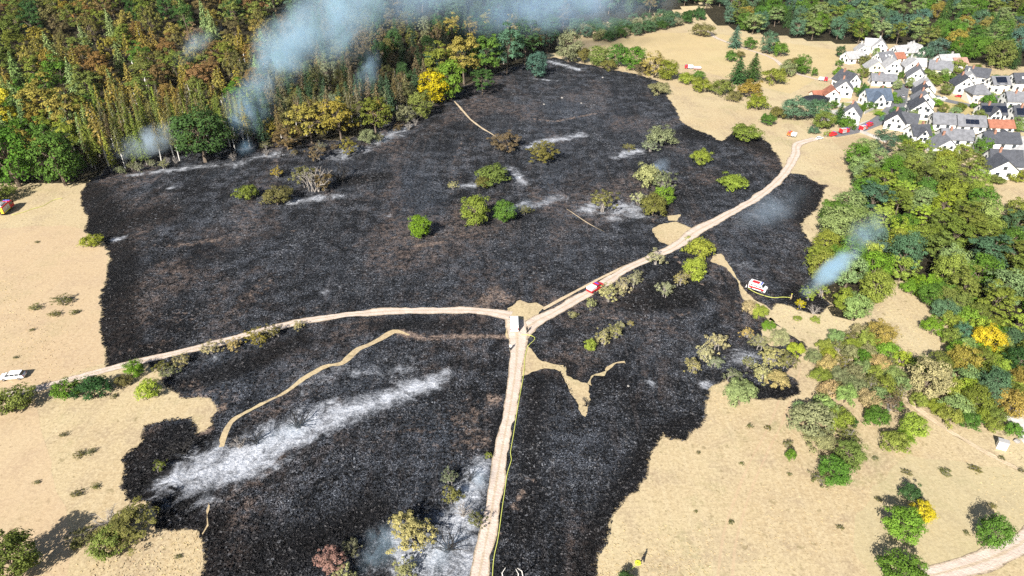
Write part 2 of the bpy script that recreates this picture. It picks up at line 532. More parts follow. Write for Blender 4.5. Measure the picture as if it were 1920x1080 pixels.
def field(lines):
    """soft 0..1 value round polylines given as [(px, py, half width m), ...], strength"""
    segs = []
    for pts, st in lines:
        w = [(*G(p[0], p[1]), p[2]) for p in pts]
        if len(w) == 1: w = w * 2
        segs += [(a, b, st) for a, b in zip(w[:-1], w[1:])]
    def fn(q):
        out = np.zeros(len(q))
        for a, b, st in segs:
            ax = np.array(a[:2]); ab = np.array(b[:2]) - ax
            t = np.clip(((q - ax) @ ab) / max(ab @ ab, 1e-6), 0, 1)
            hw = a[2] + (b[2] - a[2]) * t
            d = np.linalg.norm(q - ax - t[:, None] * ab, axis=1)
            out = np.maximum(out, st * np.clip(1.12 - (d / hw) * .9, 0, 1.1))
        return out
    return fn


def rim(poly):
    def fn(q):
        out = np.zeros(len(q))
        for i in range(0, len(q), 2000):
            d = np.min(((q[i:i + 2000, None, :] - poly[None, :, :]) ** 2).sum(-1), 1)
            out[i:i + 2000] = np.exp(-np.sqrt(d) / 1.3)
        return out
    return fn


# ground: one sheet out to the horizon, rising under the woods
gx = np.concatenate([[-2400, -1500, -900, -640], np.arange(-520, 521, 7.0), [640, 900, 1500, 2400]])
gy = np.concatenate([[-2400, -1200, -400, 0, 30], np.arange(44, 800, 7.0), [900, 1100, 1500, 2400]])
GX, GY = np.meshgrid(gx, gy)
gv = np.column_stack([GX.ravel(), GY.ravel(), HZ(GX.ravel(), GY.ravel())])
ny, nx = GX.shape
ii, jj = np.meshgrid(np.arange(ny - 1), np.arange(nx - 1), indexing='ij')
gf = np.stack([ii * nx + jj, ii * nx + jj + 1, (ii + 1) * nx + jj + 1, (ii + 1) * nx + jj], -1).reshape(-1, 4)
A(link('ground', mesh_np('ground', gv, gf, M['grass'], smooth=True)), kind='structure')
gc = gv[gf].mean(1)
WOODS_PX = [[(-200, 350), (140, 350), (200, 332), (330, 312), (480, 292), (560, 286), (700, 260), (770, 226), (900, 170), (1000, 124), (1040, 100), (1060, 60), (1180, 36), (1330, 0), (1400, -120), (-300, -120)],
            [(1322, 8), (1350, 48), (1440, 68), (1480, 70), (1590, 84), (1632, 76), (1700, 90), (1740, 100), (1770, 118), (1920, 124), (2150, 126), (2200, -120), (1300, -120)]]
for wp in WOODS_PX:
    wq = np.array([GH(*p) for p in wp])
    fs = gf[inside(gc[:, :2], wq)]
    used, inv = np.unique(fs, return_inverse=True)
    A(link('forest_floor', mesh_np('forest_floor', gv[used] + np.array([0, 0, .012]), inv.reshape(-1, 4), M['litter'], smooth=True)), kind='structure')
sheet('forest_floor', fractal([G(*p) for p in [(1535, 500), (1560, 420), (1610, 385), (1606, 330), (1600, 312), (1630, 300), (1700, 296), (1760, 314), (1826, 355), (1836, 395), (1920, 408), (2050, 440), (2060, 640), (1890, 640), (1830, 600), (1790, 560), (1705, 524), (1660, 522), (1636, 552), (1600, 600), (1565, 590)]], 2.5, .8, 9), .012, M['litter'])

BURN = [(160, 348), (155, 375), (160, 400), (155, 425), (165, 442), (196, 456), (208, 490), (200, 515), (191, 540), (188, 572), (193, 597), (190, 640), (196, 692), (240, 682), (285, 678),
        (300, 690), (312, 712), (322, 735), (345, 745), (392, 748), (402, 772), (390, 800), (372, 812), (352, 785), (310, 787), (268, 800), (262, 825), (240, 845), (227, 862), (232, 892), (224, 920), (236, 945), (270, 955), (291, 968), (283, 1000),
        (320, 1004), (362, 1000), (362, 1012), (368, 1035), (376, 1055), (374, 1130), (1098, 1130), (1116, 1070), (1150, 1022), (1155, 975), (1190, 920), (1210, 875), (1222, 840), (1247, 812), (1256, 825), (1285, 827), (1312, 800), (1330, 780),
        (1330, 752), (1340, 725), (1362, 712), (1400, 745), (1430, 752), (1470, 748), (1502, 735), (1504, 712), (1478, 700), (1500, 672), (1508, 650), (1480, 615), (1440, 588), (1460, 574), (1500, 582), (1540, 590), (1560, 572), (1535, 545), (1522, 500), (1535, 470), (1508, 430), (1520, 400), (1545, 370),
        (1553, 348), (1537, 347), (1510, 328), (1484, 324), (1474, 316), (1460, 290), (1440, 268), (1412, 247), (1372, 246), (1352, 262), (1305, 242), (1278, 226), (1268, 202), (1252, 176), (1236, 152), (1200, 140), (1150, 131), (1100, 121), (1040, 108), (1010, 112),
        (975, 120), (900, 150), (840, 170), (760, 205), (700, 240), (640, 262), (560, 262), (480, 240), (420, 250), (340, 275), (260, 290), (200, 310)]
ASH = [([(335, 895, 4.5), (380, 882, 7.5), (450, 866, 7.5), (520, 826, 7), (590, 790, 6), (650, 770, 5), (700, 755, 3.6), (760, 735, 3.8), (818, 716, 3.2)], 1.0), ([(905, 872, 2.97), (885, 920, 4.73), (872, 965, 3.38), (850, 1005, 6.75), (830, 1060, 8.1), (780, 1050, 5.4), (745, 1000, 3.24)], 0.9), ([(690, 1020, 5.4), (700, 1070, 5.4)], 0.37), ([(545, 380, 2.7), (585, 372, 4.05), (640, 369, 2.7)], 0.74), ([(600, 296, 2.7), (650, 290, 9.18), (690, 275, 4.32), (740, 250, 6.88), (775, 232, 2.16)], 0.52), ([(240, 330, 1.62), (330, 318, 4.59), (375, 312, 2.16), (440, 308, 4.59), (480, 296, 3.24), (520, 288, 6.88)], 0.56), ([(985, 278, 2.7), (1020, 266, 4.05), (1088, 253, 4.05)], 0.74), ([(955, 318, 3.38), (972, 332, 3.38), (985, 345, 2.7)], 0.66), ([(850, 352, 2.03), (885, 348, 3.38)], 0.74), ([(1158, 294, 3.38), (1180, 288, 4.05), (1205, 281, 3.38)], 0.78), ([(1098, 396, 4.05), (1112, 386, 4.05)], 0.74), ([(1148, 402, 5.4), (1175, 385, 6.08), (1192, 402, 5.4)], 0.74), ([(1000, 388, 2.03), (1050, 370, 4.05), (985, 392, 2.7)], 0.57), ([(935, 400, 2.7), (990, 378, 2.7)], 0.41), ([(1395, 672, 4.32)], 0.9), ([(1322, 722, 1.76)], 0.82), ([(1220, 718, 1.76)], 0.7), ([(672, 700, 2.16)], 0.7), ([(838, 697, 1.89)], 0.66), ([(1000, 148, 2.03), (1045, 152, 2.03)], 0.57), ([(1035, 116, 4.05), (1085, 130, 4.05)], 0.74), ([(215, 450, 2.03), (235, 445, 1.62)], 0.82), ([(320, 353, 1.89)], 0.78), ([(610, 548, 1.62)], 0.57), ([(730, 405, 1.35)], 0.74), ([(760, 393, 1.22)], 0.74), ([(560, 720, 8.1), (640, 700, 8.1), (760, 690, 6.75)], 0.29), ([(300, 925, 4.05), (330, 940, 2.7)], 0.49), ([(360, 935, 4.05), (400, 932, 4.05)], 0.37), ([(1250, 320, 4.05)], 0.41), ([(1400, 420, 12.15), (1440, 380, 10.8)], 0.18), ([(1330, 480, 4.05), (1400, 500, 5.4)], 0.26), ([(1020, 640, 2.7)], 0.33), ([(1330, 700, 6.75), (1280, 660, 8.1)], 0.18), ([(400, 672, 1.62)], 0.66), ([(1100, 180, 10.8), (960, 190, 10.8)], 0.16), ([(1020, 830, 10.8), (1120, 900, 12.15)], 0.15), ([(985, 900, 1.35), (1000, 895, 1.35)], 0.41)]
TAN = [([(845, 365, .9), (852, 300, .9), (872, 250, .9)], .55), ([(858, 365, .8), (866, 300, .8), (884, 255, .8)], .5), ([(230, 468, 1.2), (420, 448, 1.2), (560, 432, 1)], .45), ([(600, 475, 1), (760, 442, 1)], .45), ([(1262, 478, .6), (1300, 520, .6), (1330, 545, .5), (1440, 590, .5)], .8), ([(560, 662, .8), (640, 652, .8), (720, 640, .8)], .4), ([(280, 590, 9), (420, 600, 10), (470, 575, 9)], .34), ([(330, 520, 8), (250, 560, 6)], .32), ([(560, 590, 7), (640, 575, 7)], .28), ([(900, 480, 8), (960, 520, 7), (1000, 500, 7)], .3), ([(760, 560, 8), (860, 560, 7)], .3), ([(700, 830, 7), (760, 790, 6), (830, 850, 7)], .32), ([(500, 350, 10), (430, 400, 10)], .24), ([(1020, 330, 8), (1100, 420, 7)], .26), ([(1150, 300, 9)], .25), ([(1060, 560, 3), (1110, 530, 3), (1180, 490, 3)], .4), ([(600, 720, 5), (480, 780, 3)], .3), ([(310, 640, 5), (230, 660, 5)], .35), ([(940, 1000, .5), (955, 960, .5), (990, 905, .5), (1000, 880, .5)], .8), ([(955, 1020, .4), (975, 960, .4), (1008, 900, .4)], .6), ([(1080, 590, .5), (1150, 597, .5), (1250, 600, .5), (1310, 580, .5), (1325, 555, .5)], .8), ([(925, 750, 2.2)], 1.2), ([(905, 828, 2)], 1.1), ([(410, 766, 2)], 1.1), ([(386, 806, 2)], 1.1), ([(440, 745, 4), (380, 735, 4)], .45), ([(950, 560, 5), (930, 545, 4), (900, 575, 3)], .7), ([(320, 462, 2), (420, 448, 2)], .7), ([(300, 450, 8)], .25), ([(460, 560, 5), (500, 530, 6)], .45), ([(350, 490, 5)], .3), ([(870, 830, 6), (900, 770, 4), (860, 790, 6)], .5), ([(800, 800, 9), (880, 750, 7)], .3), ([(740, 450, 5), (890, 435, 4), (950, 425, 3)], .4), ([(780, 462, 2), (830, 455, 2)], .7),
       ([(1000, 223, .9), (1040, 228, 1.5), (1115, 213, 1.5)], .8), ([(755, 625, 2.5), (800, 635, 1.6), (860, 630, 1.6), (950, 632, 1.4)], .95), ([(1080, 400, 1.5), (1060, 420, 3)], .4), ([(1240, 370, 3), (1225, 415, 2)], .5), ([(640, 300, 4), (700, 350, 12)], .22), ([(220, 690, 2), (330, 650, 2)], .35), ([(330, 745, 4), (400, 770, 3), (360, 720, 3)], .55), ([(1070, 640, 2)], .4), ([(920, 250, 6), (880, 300, 8)], .22), ([(1170, 330, 5), (1250, 310, 5)], .3), ([(900, 700, 4)], .2), ([(1440, 600, 3), (1480, 640, 3)], .6), ([(1020, 575, 3), (1080, 548, 2)], .4)]
GREY = [([(1100, 190, 40), (1180, 250, 36), (1020, 200, 30)], .9), ([(960, 240, 24), (1110, 300, 26)], .7), ([(1400, 440, 22), (1440, 380, 18)], 1.0), ([(560, 480, 26), (700, 520, 24)], .7), ([(840, 520, 26), (1000, 480, 26), (1120, 460, 20)], .8), ([(1180, 620, 16), (1290, 630, 16)], .8), ([(1050, 840, 16), (1140, 900, 14)], .9), ([(700, 880, 14), (620, 960, 14)], .8), ([(600, 690, 12), (740, 680, 12)], .8), ([(330, 400, 14), (480, 430, 16)], .6), ([(640, 330, 20), (800, 300, 22)], .5), ([(1150, 520, 16)], .6)]
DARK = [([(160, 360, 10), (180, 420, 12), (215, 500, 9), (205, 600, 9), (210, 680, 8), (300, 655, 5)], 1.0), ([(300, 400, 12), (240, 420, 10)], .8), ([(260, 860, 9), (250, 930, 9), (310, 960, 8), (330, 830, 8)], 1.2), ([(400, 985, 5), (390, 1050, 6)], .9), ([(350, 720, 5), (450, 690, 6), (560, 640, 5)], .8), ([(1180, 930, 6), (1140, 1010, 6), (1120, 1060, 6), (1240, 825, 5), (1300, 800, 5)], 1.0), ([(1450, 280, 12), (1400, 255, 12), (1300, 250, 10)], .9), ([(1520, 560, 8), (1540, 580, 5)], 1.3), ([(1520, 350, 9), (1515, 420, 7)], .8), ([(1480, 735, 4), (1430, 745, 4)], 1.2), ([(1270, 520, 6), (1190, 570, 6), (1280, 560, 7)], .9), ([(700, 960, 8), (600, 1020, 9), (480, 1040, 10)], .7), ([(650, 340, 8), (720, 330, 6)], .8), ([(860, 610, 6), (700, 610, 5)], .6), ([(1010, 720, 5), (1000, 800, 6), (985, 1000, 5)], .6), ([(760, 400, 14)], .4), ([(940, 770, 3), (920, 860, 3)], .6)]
outl = fractal(GP(BURN), .8, 1.0, 3)
burnt = sheet('burnt_ground', outl, .02, M['burnt'], 1.25, {'ash': field(ASH), 'tan': field(TAN), 'grey': field(GREY), 'dark': field(DARK), 'edge': rim(outl)})

ISLES = [('grass_patch', [(946, 592), (948, 578), (962, 574), (975, 562), (990, 568), (1006, 567), (1022, 576), (1012, 592), (992, 615), (985, 640), (962, 642), (944, 632), (948, 612)], .35),
         ('grass_patch', [(984, 648), (998, 662), (1018, 678), (1040, 684), (1056, 690), (1062, 704), (1076, 714), (1100, 720), (1112, 738), (1112, 758), (1104, 766), (1096, 779), (1086, 768), (1078, 742), (1068, 722), (1052, 697), (1030, 692), (1005, 696), (978, 706), (974, 690)], .4),
         ('grass_patch', [(1100, 720), (1106, 706), (1116, 700), (1136, 696), (1136, 688), (1148, 680), (1172, 676), (1176, 684), (1158, 684), (1146, 694), (1134, 706), (1116, 706), (1110, 724)], .35),
         ('grass_patch', [(1224, 430), (1240, 420), (1268, 417), (1302, 428), (1300, 440), (1284, 456), (1262, 462), (1236, 452)], .35),
         ('grass_patch', [(1250, 405), (1278, 402), (1268, 414), (1252, 414)], .3),
         ('grass_patch', [(376, 1002), (386, 984), (384, 958), (390, 940), (394, 948), (389, 966), (392, 986), (380, 1004)], .12),
         ('grass_patch', [(1338, 478), (1352, 476), (1372, 500), (1388, 528), (1400, 552), (1430, 572), (1480, 606), (1512, 638), (1500, 640), (1460, 612), (1420, 586), (1392, 560), (1384, 532), (1362, 502), (1330, 490)], .3),
         ('grass_patch', [(1430, 620), (1445, 596), (1480, 622), (1470, 650), (1440, 655)], .5)]
for i, (nm, pts, am) in enumerate(ISLES):
    sheet(nm, fractal(GP(pts), .45, am * 1.5, 20 + i), .04, M['grass'])

ribbon('dirt_track', [(-40, 748, 2.4), (60, 732, 2.4), (196, 694, 2.2), (285, 673, 2.4), (400, 645, 2.3), (500, 618, 2.4), (600, 597, 2.5), (700, 586, 2.6), (800, 582, 2.6), (900, 583, 2.7), (958, 592, 4)], .064, M['track'], 1)
ribbon('dirt_track', [(972, 632, 4), (1000, 606, 4), (1040, 585, 2.9), (1117, 541, 2.8), (1180, 502, 2.7), (1260, 466, 3.0), (1302, 436, 4), (1350, 410, 3.2), (1420, 370, 2.9), (1460, 337, 3), (1480, 312, 3), (1492, 288, 3.2), (1496, 270, 3.2), (1530, 260, 3)], .068, M['track'], 2)
ribbon('dirt_track', [(966, 600, 5), (970, 640, 4.4), (966, 700, 2.9), (955, 770, 2.8), (938, 860, 2.8), (918, 980, 2.8), (890, 1120, 2.8)], .072, M['track'], 3)
ribbon('wheel_rut', [(1018, 580, 1), (1080, 546, .9), (1150, 510, .8), (1244, 468, .8)], .05, M['footpath'], 4, .12)
ribbon('grass_strip', [(416, 838, .9), (421, 812, 1.3), (434, 792, 1.1), (456, 776, 1.0), (490, 758, .9), (534, 735, .9), (576, 706, 1.1), (608, 689, 1.5), (624, 684, .8), (640, 681, 1.0), (654, 668, 1.5), (672, 654, 1.6), (692, 646, 1.2), (714, 636, 1.4), (738, 622, 1.6), (752, 623, 1.1), (768, 628, .3)], .04, M['grass'], 27, .28, .8)
ribbon('footpath', [(852, 190, .5), (868, 208, .9), (880, 222, .9), (900, 238, .7), (918, 249, .45), (932, 258, .15)], .05, M['footpath'], 5, .16)
ribbon('footpath', [(1062, 392, .12), (1080, 404, .3), (1100, 417, .4), (1118, 427, .3), (1145, 440, .1)], .05, M['footpath'], 6, .12)
ribbon('farm_track', [(1700, 1090, 3), (1790, 1068, 3.2), (1860, 1046, 3.4), (1925, 1012, 3.6), (1990, 960, 3.6)], .05, M['track'], 7)
ribbon('footpath', [(1650, 690, 1.2), (1700, 745, 1.4), (1760, 795, 1.4), (1830, 838, 1.3), (1930, 892, 1.3)], .05, M['footpath'], 8)
ribbon('lane', [(1870, 735, 2.2), (1890, 765, 3), (1915, 805, 3.2), (1960, 860, 3.4)], .05, M['gravel'], 9, .1)
ribbon('footpath', [(1690, 540, 1), (1740, 552, 1.2), (1795, 568, 1.2), (1840, 590, 1)], .05, M['footpath'], 10)
ribbon('farm_track', [(1310, 48, 3), (1336, 66, 3), (1350, 74, 2.5), (1400, 92, 2), (1450, 110, 2), (1475, 130, 2.4), (1540, 150, 2.6), (1580, 142, 2.6), (1640, 138, 3)], .05, M['track'], 11)
ribbon('village_street', [(1560, 254, 4.5), (1610, 243, 5), (1655, 222, 6), (1682, 195, 6.5), (1690, 170, 6), (1700, 160, 5), (1740, 178, 5), (1790, 192, 5), (1850, 200, 5), (1880, 180, 5)], .05, M['asphalt'], 15, .05)
ribbon('village_street', [(1690, 160, 5), (1660, 142, 4.5), (1645, 125, 4), (1690, 112, 4), (1760, 112, 4)], .056, M['asphalt'], 16, .05)
ribbon('village_street', [(1850, 198, 5), (1862, 215, 5), (1895, 225, 5), (1960, 232, 5)], .06, M['asphalt'], 17, .05)
M['pinkgrass'] = m_grass('short_pinkish_grass', (.50, .355, .235)); M['greengrass'] = m_grass('thin_greenish_grass', (.43, .385, .225)); M['browngrass'] = m_grass('brownish_grass', (.38, .27, .17)); M['goldgrass'] = m_grass('golden_grass', (.53, .415, .20))
sheet('meadow', fractal(GP([(-60, 778), (70, 748), (85, 800), (105, 880), (128, 960), (118, 1090), (-60, 1110)]), 1.2, .5, 60), .006, M['pinkgrass'])
sheet('meadow', fractal(GP([(-60, 440), (120, 420), (200, 470), (188, 600), (190, 680), (60, 725), (-60, 740)]), 2, 2.0, 61), .006, M['pinkgrass'])
sheet('meadow', fractal(GP([(1700, 850), (1930, 900), (1990, 1000), (1800, 1050), (1640, 1080), (1600, 960)]), 1.5, 1.6, 62), .006, M['greengrass'])
sheet('meadow', fractal(GP([(1560, 262), (1640, 250), (1665, 272), (1640, 290), (1580, 284)]), 2, .8, 63), .006, M['browngrass'])
sheet('meadow', fractal([GH(*p) for p in [(1110, 92), (1230, 62), (1330, 60), (1480, 80), (1585, 96), (1570, 130), (1480, 175), (1380, 150), (1290, 120), (1180, 110)]], 4, 2, 64), .006, M['goldgrass'])
ribbon('wheel_rut', [(1480, 690, .4), (1450, 780, .4), (1400, 880, .4), (1360, 990, .4), (1345, 1090, .4)], .012, M['pinkgrass'], 21, .1)
ribbon('wheel_rut', [(1502, 690, .4), (1472, 780, .4), (1424, 880, .4), (1386, 990, .4), (1372, 1090, .4)], .012, M['pinkgrass'], 22, .1)
sheet('lawn', fractal(GP([(1575, 192), (1660, 196), (1650, 212), (1600, 210)]), 2, .4, 70), .046, M['lawn'])
sheet('lawn', fractal(GP([(1760, 180), (1805, 180), (1830, 210), (1815, 226), (1765, 220)]), 2, .5, 71), .046, M['drylawn'])
sheet('lawn', fractal(GP([(1700, 222), (1755, 222), (1750, 232), (1700, 232)]), 2, .4, 72), .046, M['lawn'])
for i, q in enumerate([[(1610, 232), (1640, 222), (1660, 226), (1620, 250)], [(1690, 190), (1712, 178), (1708, 215), (1680, 222)], [(1740, 214), (1765, 214), (1765, 226), (1738, 228)], [(1760, 240), (1830, 262), (1800, 272), (1745, 256)], [(1805, 205), (1850, 200), (1850, 212), (1815, 210)],
                       [(1640, 150), (1690, 150), (1690, 160), (1640, 160)], [(1530, 210), (1572, 205), (1572, 225), (1540, 228)], [(1880, 222), (1930, 228), (1930, 250), (1880, 244)], [(1830, 262), (1930, 270), (1930, 320), (1850, 310)], [(1560, 195), (1620, 188), (1625, 196), (1575, 202)]]):
    sheet('paved_yard', fractal(GP(q), 3, .15, 80 + i), .042, M['paving'])

# ------------------------------------------------------------------ burnt stubble and dry grass tufts (uncountable)
def tufts(name, pts, size, tall, mat, label, cat, seed):
    r = np.random.default_rng(seed)
    n = len(pts)
    a = r.uniform(0, math.pi, n); h = tall * r.uniform(.5, 1.5, n); w = size * r.uniform(.5, 1.4, n)
    dx, dy = np.cos(a) * w / 2, np.sin(a) * w / 2
    lx, ly = r.normal(0, .3, n) * h, r.normal(0, .3, n) * h
    z = np.full(n, .02)
    v = np.stack([np.stack([pts[:, 0] - dx, pts[:, 1] - dy, z], 1), np.stack([pts[:, 0] + dx, pts[:, 1] + dy, z], 1),
                  np.stack([pts[:, 0] + dx * .5 + lx, pts[:, 1] + dy * .5 + ly, z + h], 1), np.stack([pts[:, 0] - dx * .7 + lx, pts[:, 1] - dy * .7 + ly, z + h * .8], 1)], 1).reshape(-1, 3)
    f = np.arange(4 * n).reshape(-1, 4)
    o = link(name, mesh_np(name, v, f, mat))
    return A(o, label, cat, kind='stuff')


def seen_points(n, y0, y1, seed):
    """points on the ground spread evenly over the view"""
    r = np.random.default_rng(seed)
    py = y0 + (y1 - y0) * r.uniform(0, 1, n) ; px = r.uniform(-40, 1960, n)
    return np.array([G(a, b) for a, b in zip(px, py)])


kb = N('charred_grass'); M['charred_grass'] = kb.done(kb.mix(kb.ramp(kb.noise(kb.pos(), .9, 4, .7), .45, .62), (.004, .004, .005), (.085, .083, .088)), .95)
kg = N('straw'); M['straw'] = kg.done(kg.mix(kg.ramp(kg.noise(kg.pos(), .5, 4, .7), .4, .65), (.54, .42, .25), (.44, .36, .18)), .95)
q = seen_points(90000, 130, 1110, 5)
clear = np.ones(len(q), bool)
for L_ in TRACKS:
    for a_ in L_:
        clear &= (q[:, 0] - a_[0]) ** 2 + (q[:, 1] - a_[1]) ** 2 > (a_[2] / 2 + 1.0) ** 2
clear &= field(ASH)(q) < .3
for _, pts, _a in ISLES: clear &= ~inside(q, np.array(GP(pts)))
q = q[clear]
isin = inside(q, outl)
tufts('burnt_grass', q[isin], .40, .2, M['charred_grass'], 'charred black grass stubble covering the burnt slope', 'burnt grass', 6)
q = q[~isin]; q = q[HZ(q[:, 0], q[:, 1]) < .01]
nq = np.sin(q[:, 0] * .09 + 2 * np.sin(q[:, 1] * .05)) + np.sin(q[:, 1] * .11 + 1.7 * np.sin(q[:, 0] * .06)) + np.random.default_rng(4).normal(0, .5, len(q))
tufts('dry_grass', q[nq > 1.15], .34, .08, M['straw'], 'dry straw-coloured grass tufts on the unburnt meadow', 'grass', 8)

# ------------------------------------------------------------------ trees: shared meshes
def leaf_quads(cen, nrm, size, tint, r):
    n = len(cen)
    nrm = nrm / np.maximum(np.linalg.norm(nrm, axis=1, keepdims=True), 1e-6)
    t = np.cross(nrm, r.normal(0, 1, (n, 3))); t /= np.maximum(np.linalg.norm(t, axis=1, keepdims=True), 1e-6)
    b = np.cross(nrm, t)
    sz = size * r.uniform(.6, 1.35, n)[:, None]
    k = .62
    v = np.stack([cen - t * sz * .5, cen - b * sz * k * .5 + nrm * sz * .12, cen + t * sz * .5, cen + b * sz * k * .5 + nrm * sz * .12], 1).reshape(-1, 3)
    return v, np.arange(4 * n).reshape(-1, 4), tint


def unit(r, n):
    v = r.normal(0, 1, (n, 3))
    return v / np.linalg.norm(v, axis=1, keepdims=True)


def crown_broad(name, seed, w, h, z0, clumps, per, leaf, lump=.24, ragged=.2, base_flat=.15, hollow=.55):
    r = np.random.default_rng(seed)
    u = unit(r, clumps)
    u[:, 2] = np.where(u[:, 2] < -base_flat, -u[:, 2] * .6, u[:, 2])
    lob = unit(r, 7)
    rad = 1 + ragged * (np.max(u @ lob.T, axis=1) - .7) * 1.6 + r.normal(0, ragged * .3, clumps)
    dep = r.uniform(hollow, 1, clumps) ** .6
    c = u * (rad * dep)[:, None]
    hw, hh = w / 2, (h - z0) / 2
    cr = lump * w / 2 * r.uniform(.6, 1.25, clumps)
    C = np.stack([c[:, 0] * (hw - lump * hw * .8), c[:, 1] * (hw - lump * hw * .8), z0 + hh + c[:, 2] * (hh - lump * hw * .6)], 1)
    ct = np.clip(r.normal(.5, .16, clumps), .1, 1)
    idx = np.repeat(np.arange(clumps), per)
    d = unit(r, len(idx)); d[:, 2] = np.where(d[:, 2] < -.3, -d[:, 2], d[:, 2])
    pos = C[idx] + d * (cr[idx] * r.uniform(.55, 1.0, len(idx)))[:, None] * np.array([1, 1, .8])
    out = pos - np.array([0, 0, z0 + hh * .7]); out /= np.linalg.norm(out, axis=1, keepdims=True)
    nr = d * .95 + out * .45 + unit(r, len(idx)) * .38 + np.array([0, 0, .2])
    tint = np.clip(ct[idx] * .6 + r.uniform(.1, .5, len(idx)), 0, 1)
    v, f, t = leaf_quads(pos, nr, leaf, tint, r)
    v[:, 2] = np.maximum(v[:, 2], .05)
    return mesh_np(name, v, f, M['leaf'], {'tint': ('FACE', t)}), C[C[:, 2] > h * .3]


def limbs(name, seed, h, r0, tips, mat, fork=.35, n=9, stems=1, spread=.0):
    r = np.random.default_rng(seed)
    b = MB()
    for s in range(stems):
        ox, oy = r.normal(0, spread, 2)
        lean = r.normal(0, .03 * h, 2)
        top = Vector((ox + lean[0], oy + lean[1], h * .8))
        pts = [Vector((ox, oy, -.15)), Vector((ox, oy, h * .12)), Vector((ox, oy, h * .4)) + Vector((lean[0] * .4, lean[1] * .4, 0)), top]
        b.tube(pts, [r0 * 1.35, r0, r0 * .7, r0 * .18], 7)
        pick = r.permutation(len(tips))[:n]
        for i in pick:
            z = h * r.uniform(fork, .7)
            st = Vector((ox + lean[0] * z / h, oy + lean[1] * z / h, z)); e = Vector(tips[i])
            mid = st.lerp(e, .5) + Vector((0, 0, .06 * h))
            b.tube([st, mid, e], [r0 * .42, r0 * .26, r0 * .07], 5)
    return b.mesh(name, mat)


def conifer(name, seed, h, w, z0, levels, leaf, droop=.35, dens=1.0, power=1.0):
    r = np.random.default_rng(seed)
    P, Nn, T = [], [], []
    for i in range(levels):
        f = i / (levels - 1)
        z = z0 + (h - z0) * f ** .92
        rad = (w / 2) * (1 - f) ** power * (1 if f > .08 else .75) * r.uniform(.75, 1.15) + .12
        k = max(3, int((6 + 5 * (1 - f)) * dens))
        ph = r.uniform(0, 6.28)
        for j in range(k):
            a = ph + 6.283 * j / k + r.normal(0, .2); L = rad * r.uniform(.65, 1.15)
            m = max(2, int(L / (leaf * .42)))
            tint = np.clip(r.normal(.5, .18), .1, 1)
            for q in range(m):
                s = (q + .6) / m
                P.append((math.cos(a) * L * s + r.normal(0, .08), math.sin(a) * L * s + r.normal(0, .08), z - droop * L * s * s + r.normal(0, .1)))
                Nn.append((math.cos(a) * .55 + r.normal(0, .35), math.sin(a) * .55 + r.normal(0, .35), .75))
                T.append(np.clip(tint * .6 + r.uniform(.1, .45) + .1 * s, 0, 1))
    v, f, t = leaf_quads(np.array(P), np.array(Nn), leaf, np.array(T), r)
    v[:, 2] = np.maximum(v[:, 2], .05)
    return mesh_np(name, v, f, M['leaf'], {'tint': ('FACE', t)})


def straight_trunk(name, h, r0, seed, mat, stubs=8):
    r = np.random.default_rng(seed)
    b = MB()
    b.tube([(0, 0, -.15), (0, 0, h * .3), (r.normal(0, .1), r.normal(0, .1), h * .95)], [r0 * 1.2, r0 * .85, r0 * .12], 7)
    for i in range(stubs):
        z = h * r.uniform(.12, .6); a = r.uniform(0, 6.28); L = r.uniform(.5, 1.4)
        b.tube([(0, 0, z), (math.cos(a) * L, math.sin(a) * L, z + .1)], [r0 * .18, r0 * .05], 4)
    return b.mesh(name, mat)


def twigs(name, seed, w, h, n, mat, r0=.07, sub=3):
    r = np.random.default_rng(seed)
    b = MB()
    for i in range(n):
        a = r.uniform(0, 6.28); rr = w / 2 * r.uniform(.3, 1); hh = h * r.uniform(.6, 1) * (1 - .4 * rr / (w / 2))
        s = Vector((r.normal(0, w * .05), r.normal(0, w * .05), -.05)); e = Vector((math.cos(a) * rr, math.sin(a) * rr, hh))
        m = s.lerp(e, .5) + Vector((r.normal(0, .2), r.normal(0, .2), h * .1))
        b.tube([s, m, e], [r0, r0 * .7, r0 * .25], 5)
        for j in range(sub):
            t = m.lerp(e, r.uniform(0, .8)); d = Vector((r.normal(0, 1), r.normal(0, 1), abs(r.normal(0, .8)))).normalized() * h * r.uniform(.18, .35)
            b.tube([t, t + d * .5 + Vector((0, 0, .1)), t + d], [r0 * .45, r0 * .3, r0 * .12], 4)
    return b.mesh(name, mat)


TYPES = {}                                    # type -> list of (trunk mesh, crown mesh, width, height)


def reg(t, trunk, crown, w, h): TYPES.setdefault(t, []).append((trunk, crown, w, h))


for i in range(5):                            # round free-standing trees with the crown almost on the ground
    cm, C = crown_broad('round_crown', 100 + i, 9, 8.5, .1, 105, 46, .40, .25, .24, .92)
    reg('round', limbs('round_trunk', 110 + i, 7.5, .26, C, M['bark'], .2, 14), cm, 9, 8.5)
for i in range(5):                            # forest broadleaf trees on taller stems
    cm, C = crown_broad('forest_crown', 200 + i, 9, 15, 2.2, 62, 52, .50, .25, .42, .75)
    reg('forest', limbs('forest_trunk', 210 + i, 13.5, .22, C, M['bark'], .3, 12), cm, 9, 15)
for i in range(4):                            # loose golden crowns of many small lobes
    cm, C = crown_broad('loose_crown', 300 + i, 9, 9, .3, 84, 36, .40, .17, .46, .85, .35)
    reg('loose', limbs('loose_trunk', 310 + i, 8, .18, C, M['bark'], .15, 22), cm, 9, 9)
for i in range(4):                            # dense low shrubs
    cm, C = crown_broad('shrub_crown', 400 + i, 5, 3.2, -.3, 66, 40, .27, .25, .38, .6)
    reg('shrub', limbs('shrub_stems', 410 + i, 2.6, .08, C, M['bark'], .1, 6, 3, .3), cm, 5, 3.2)
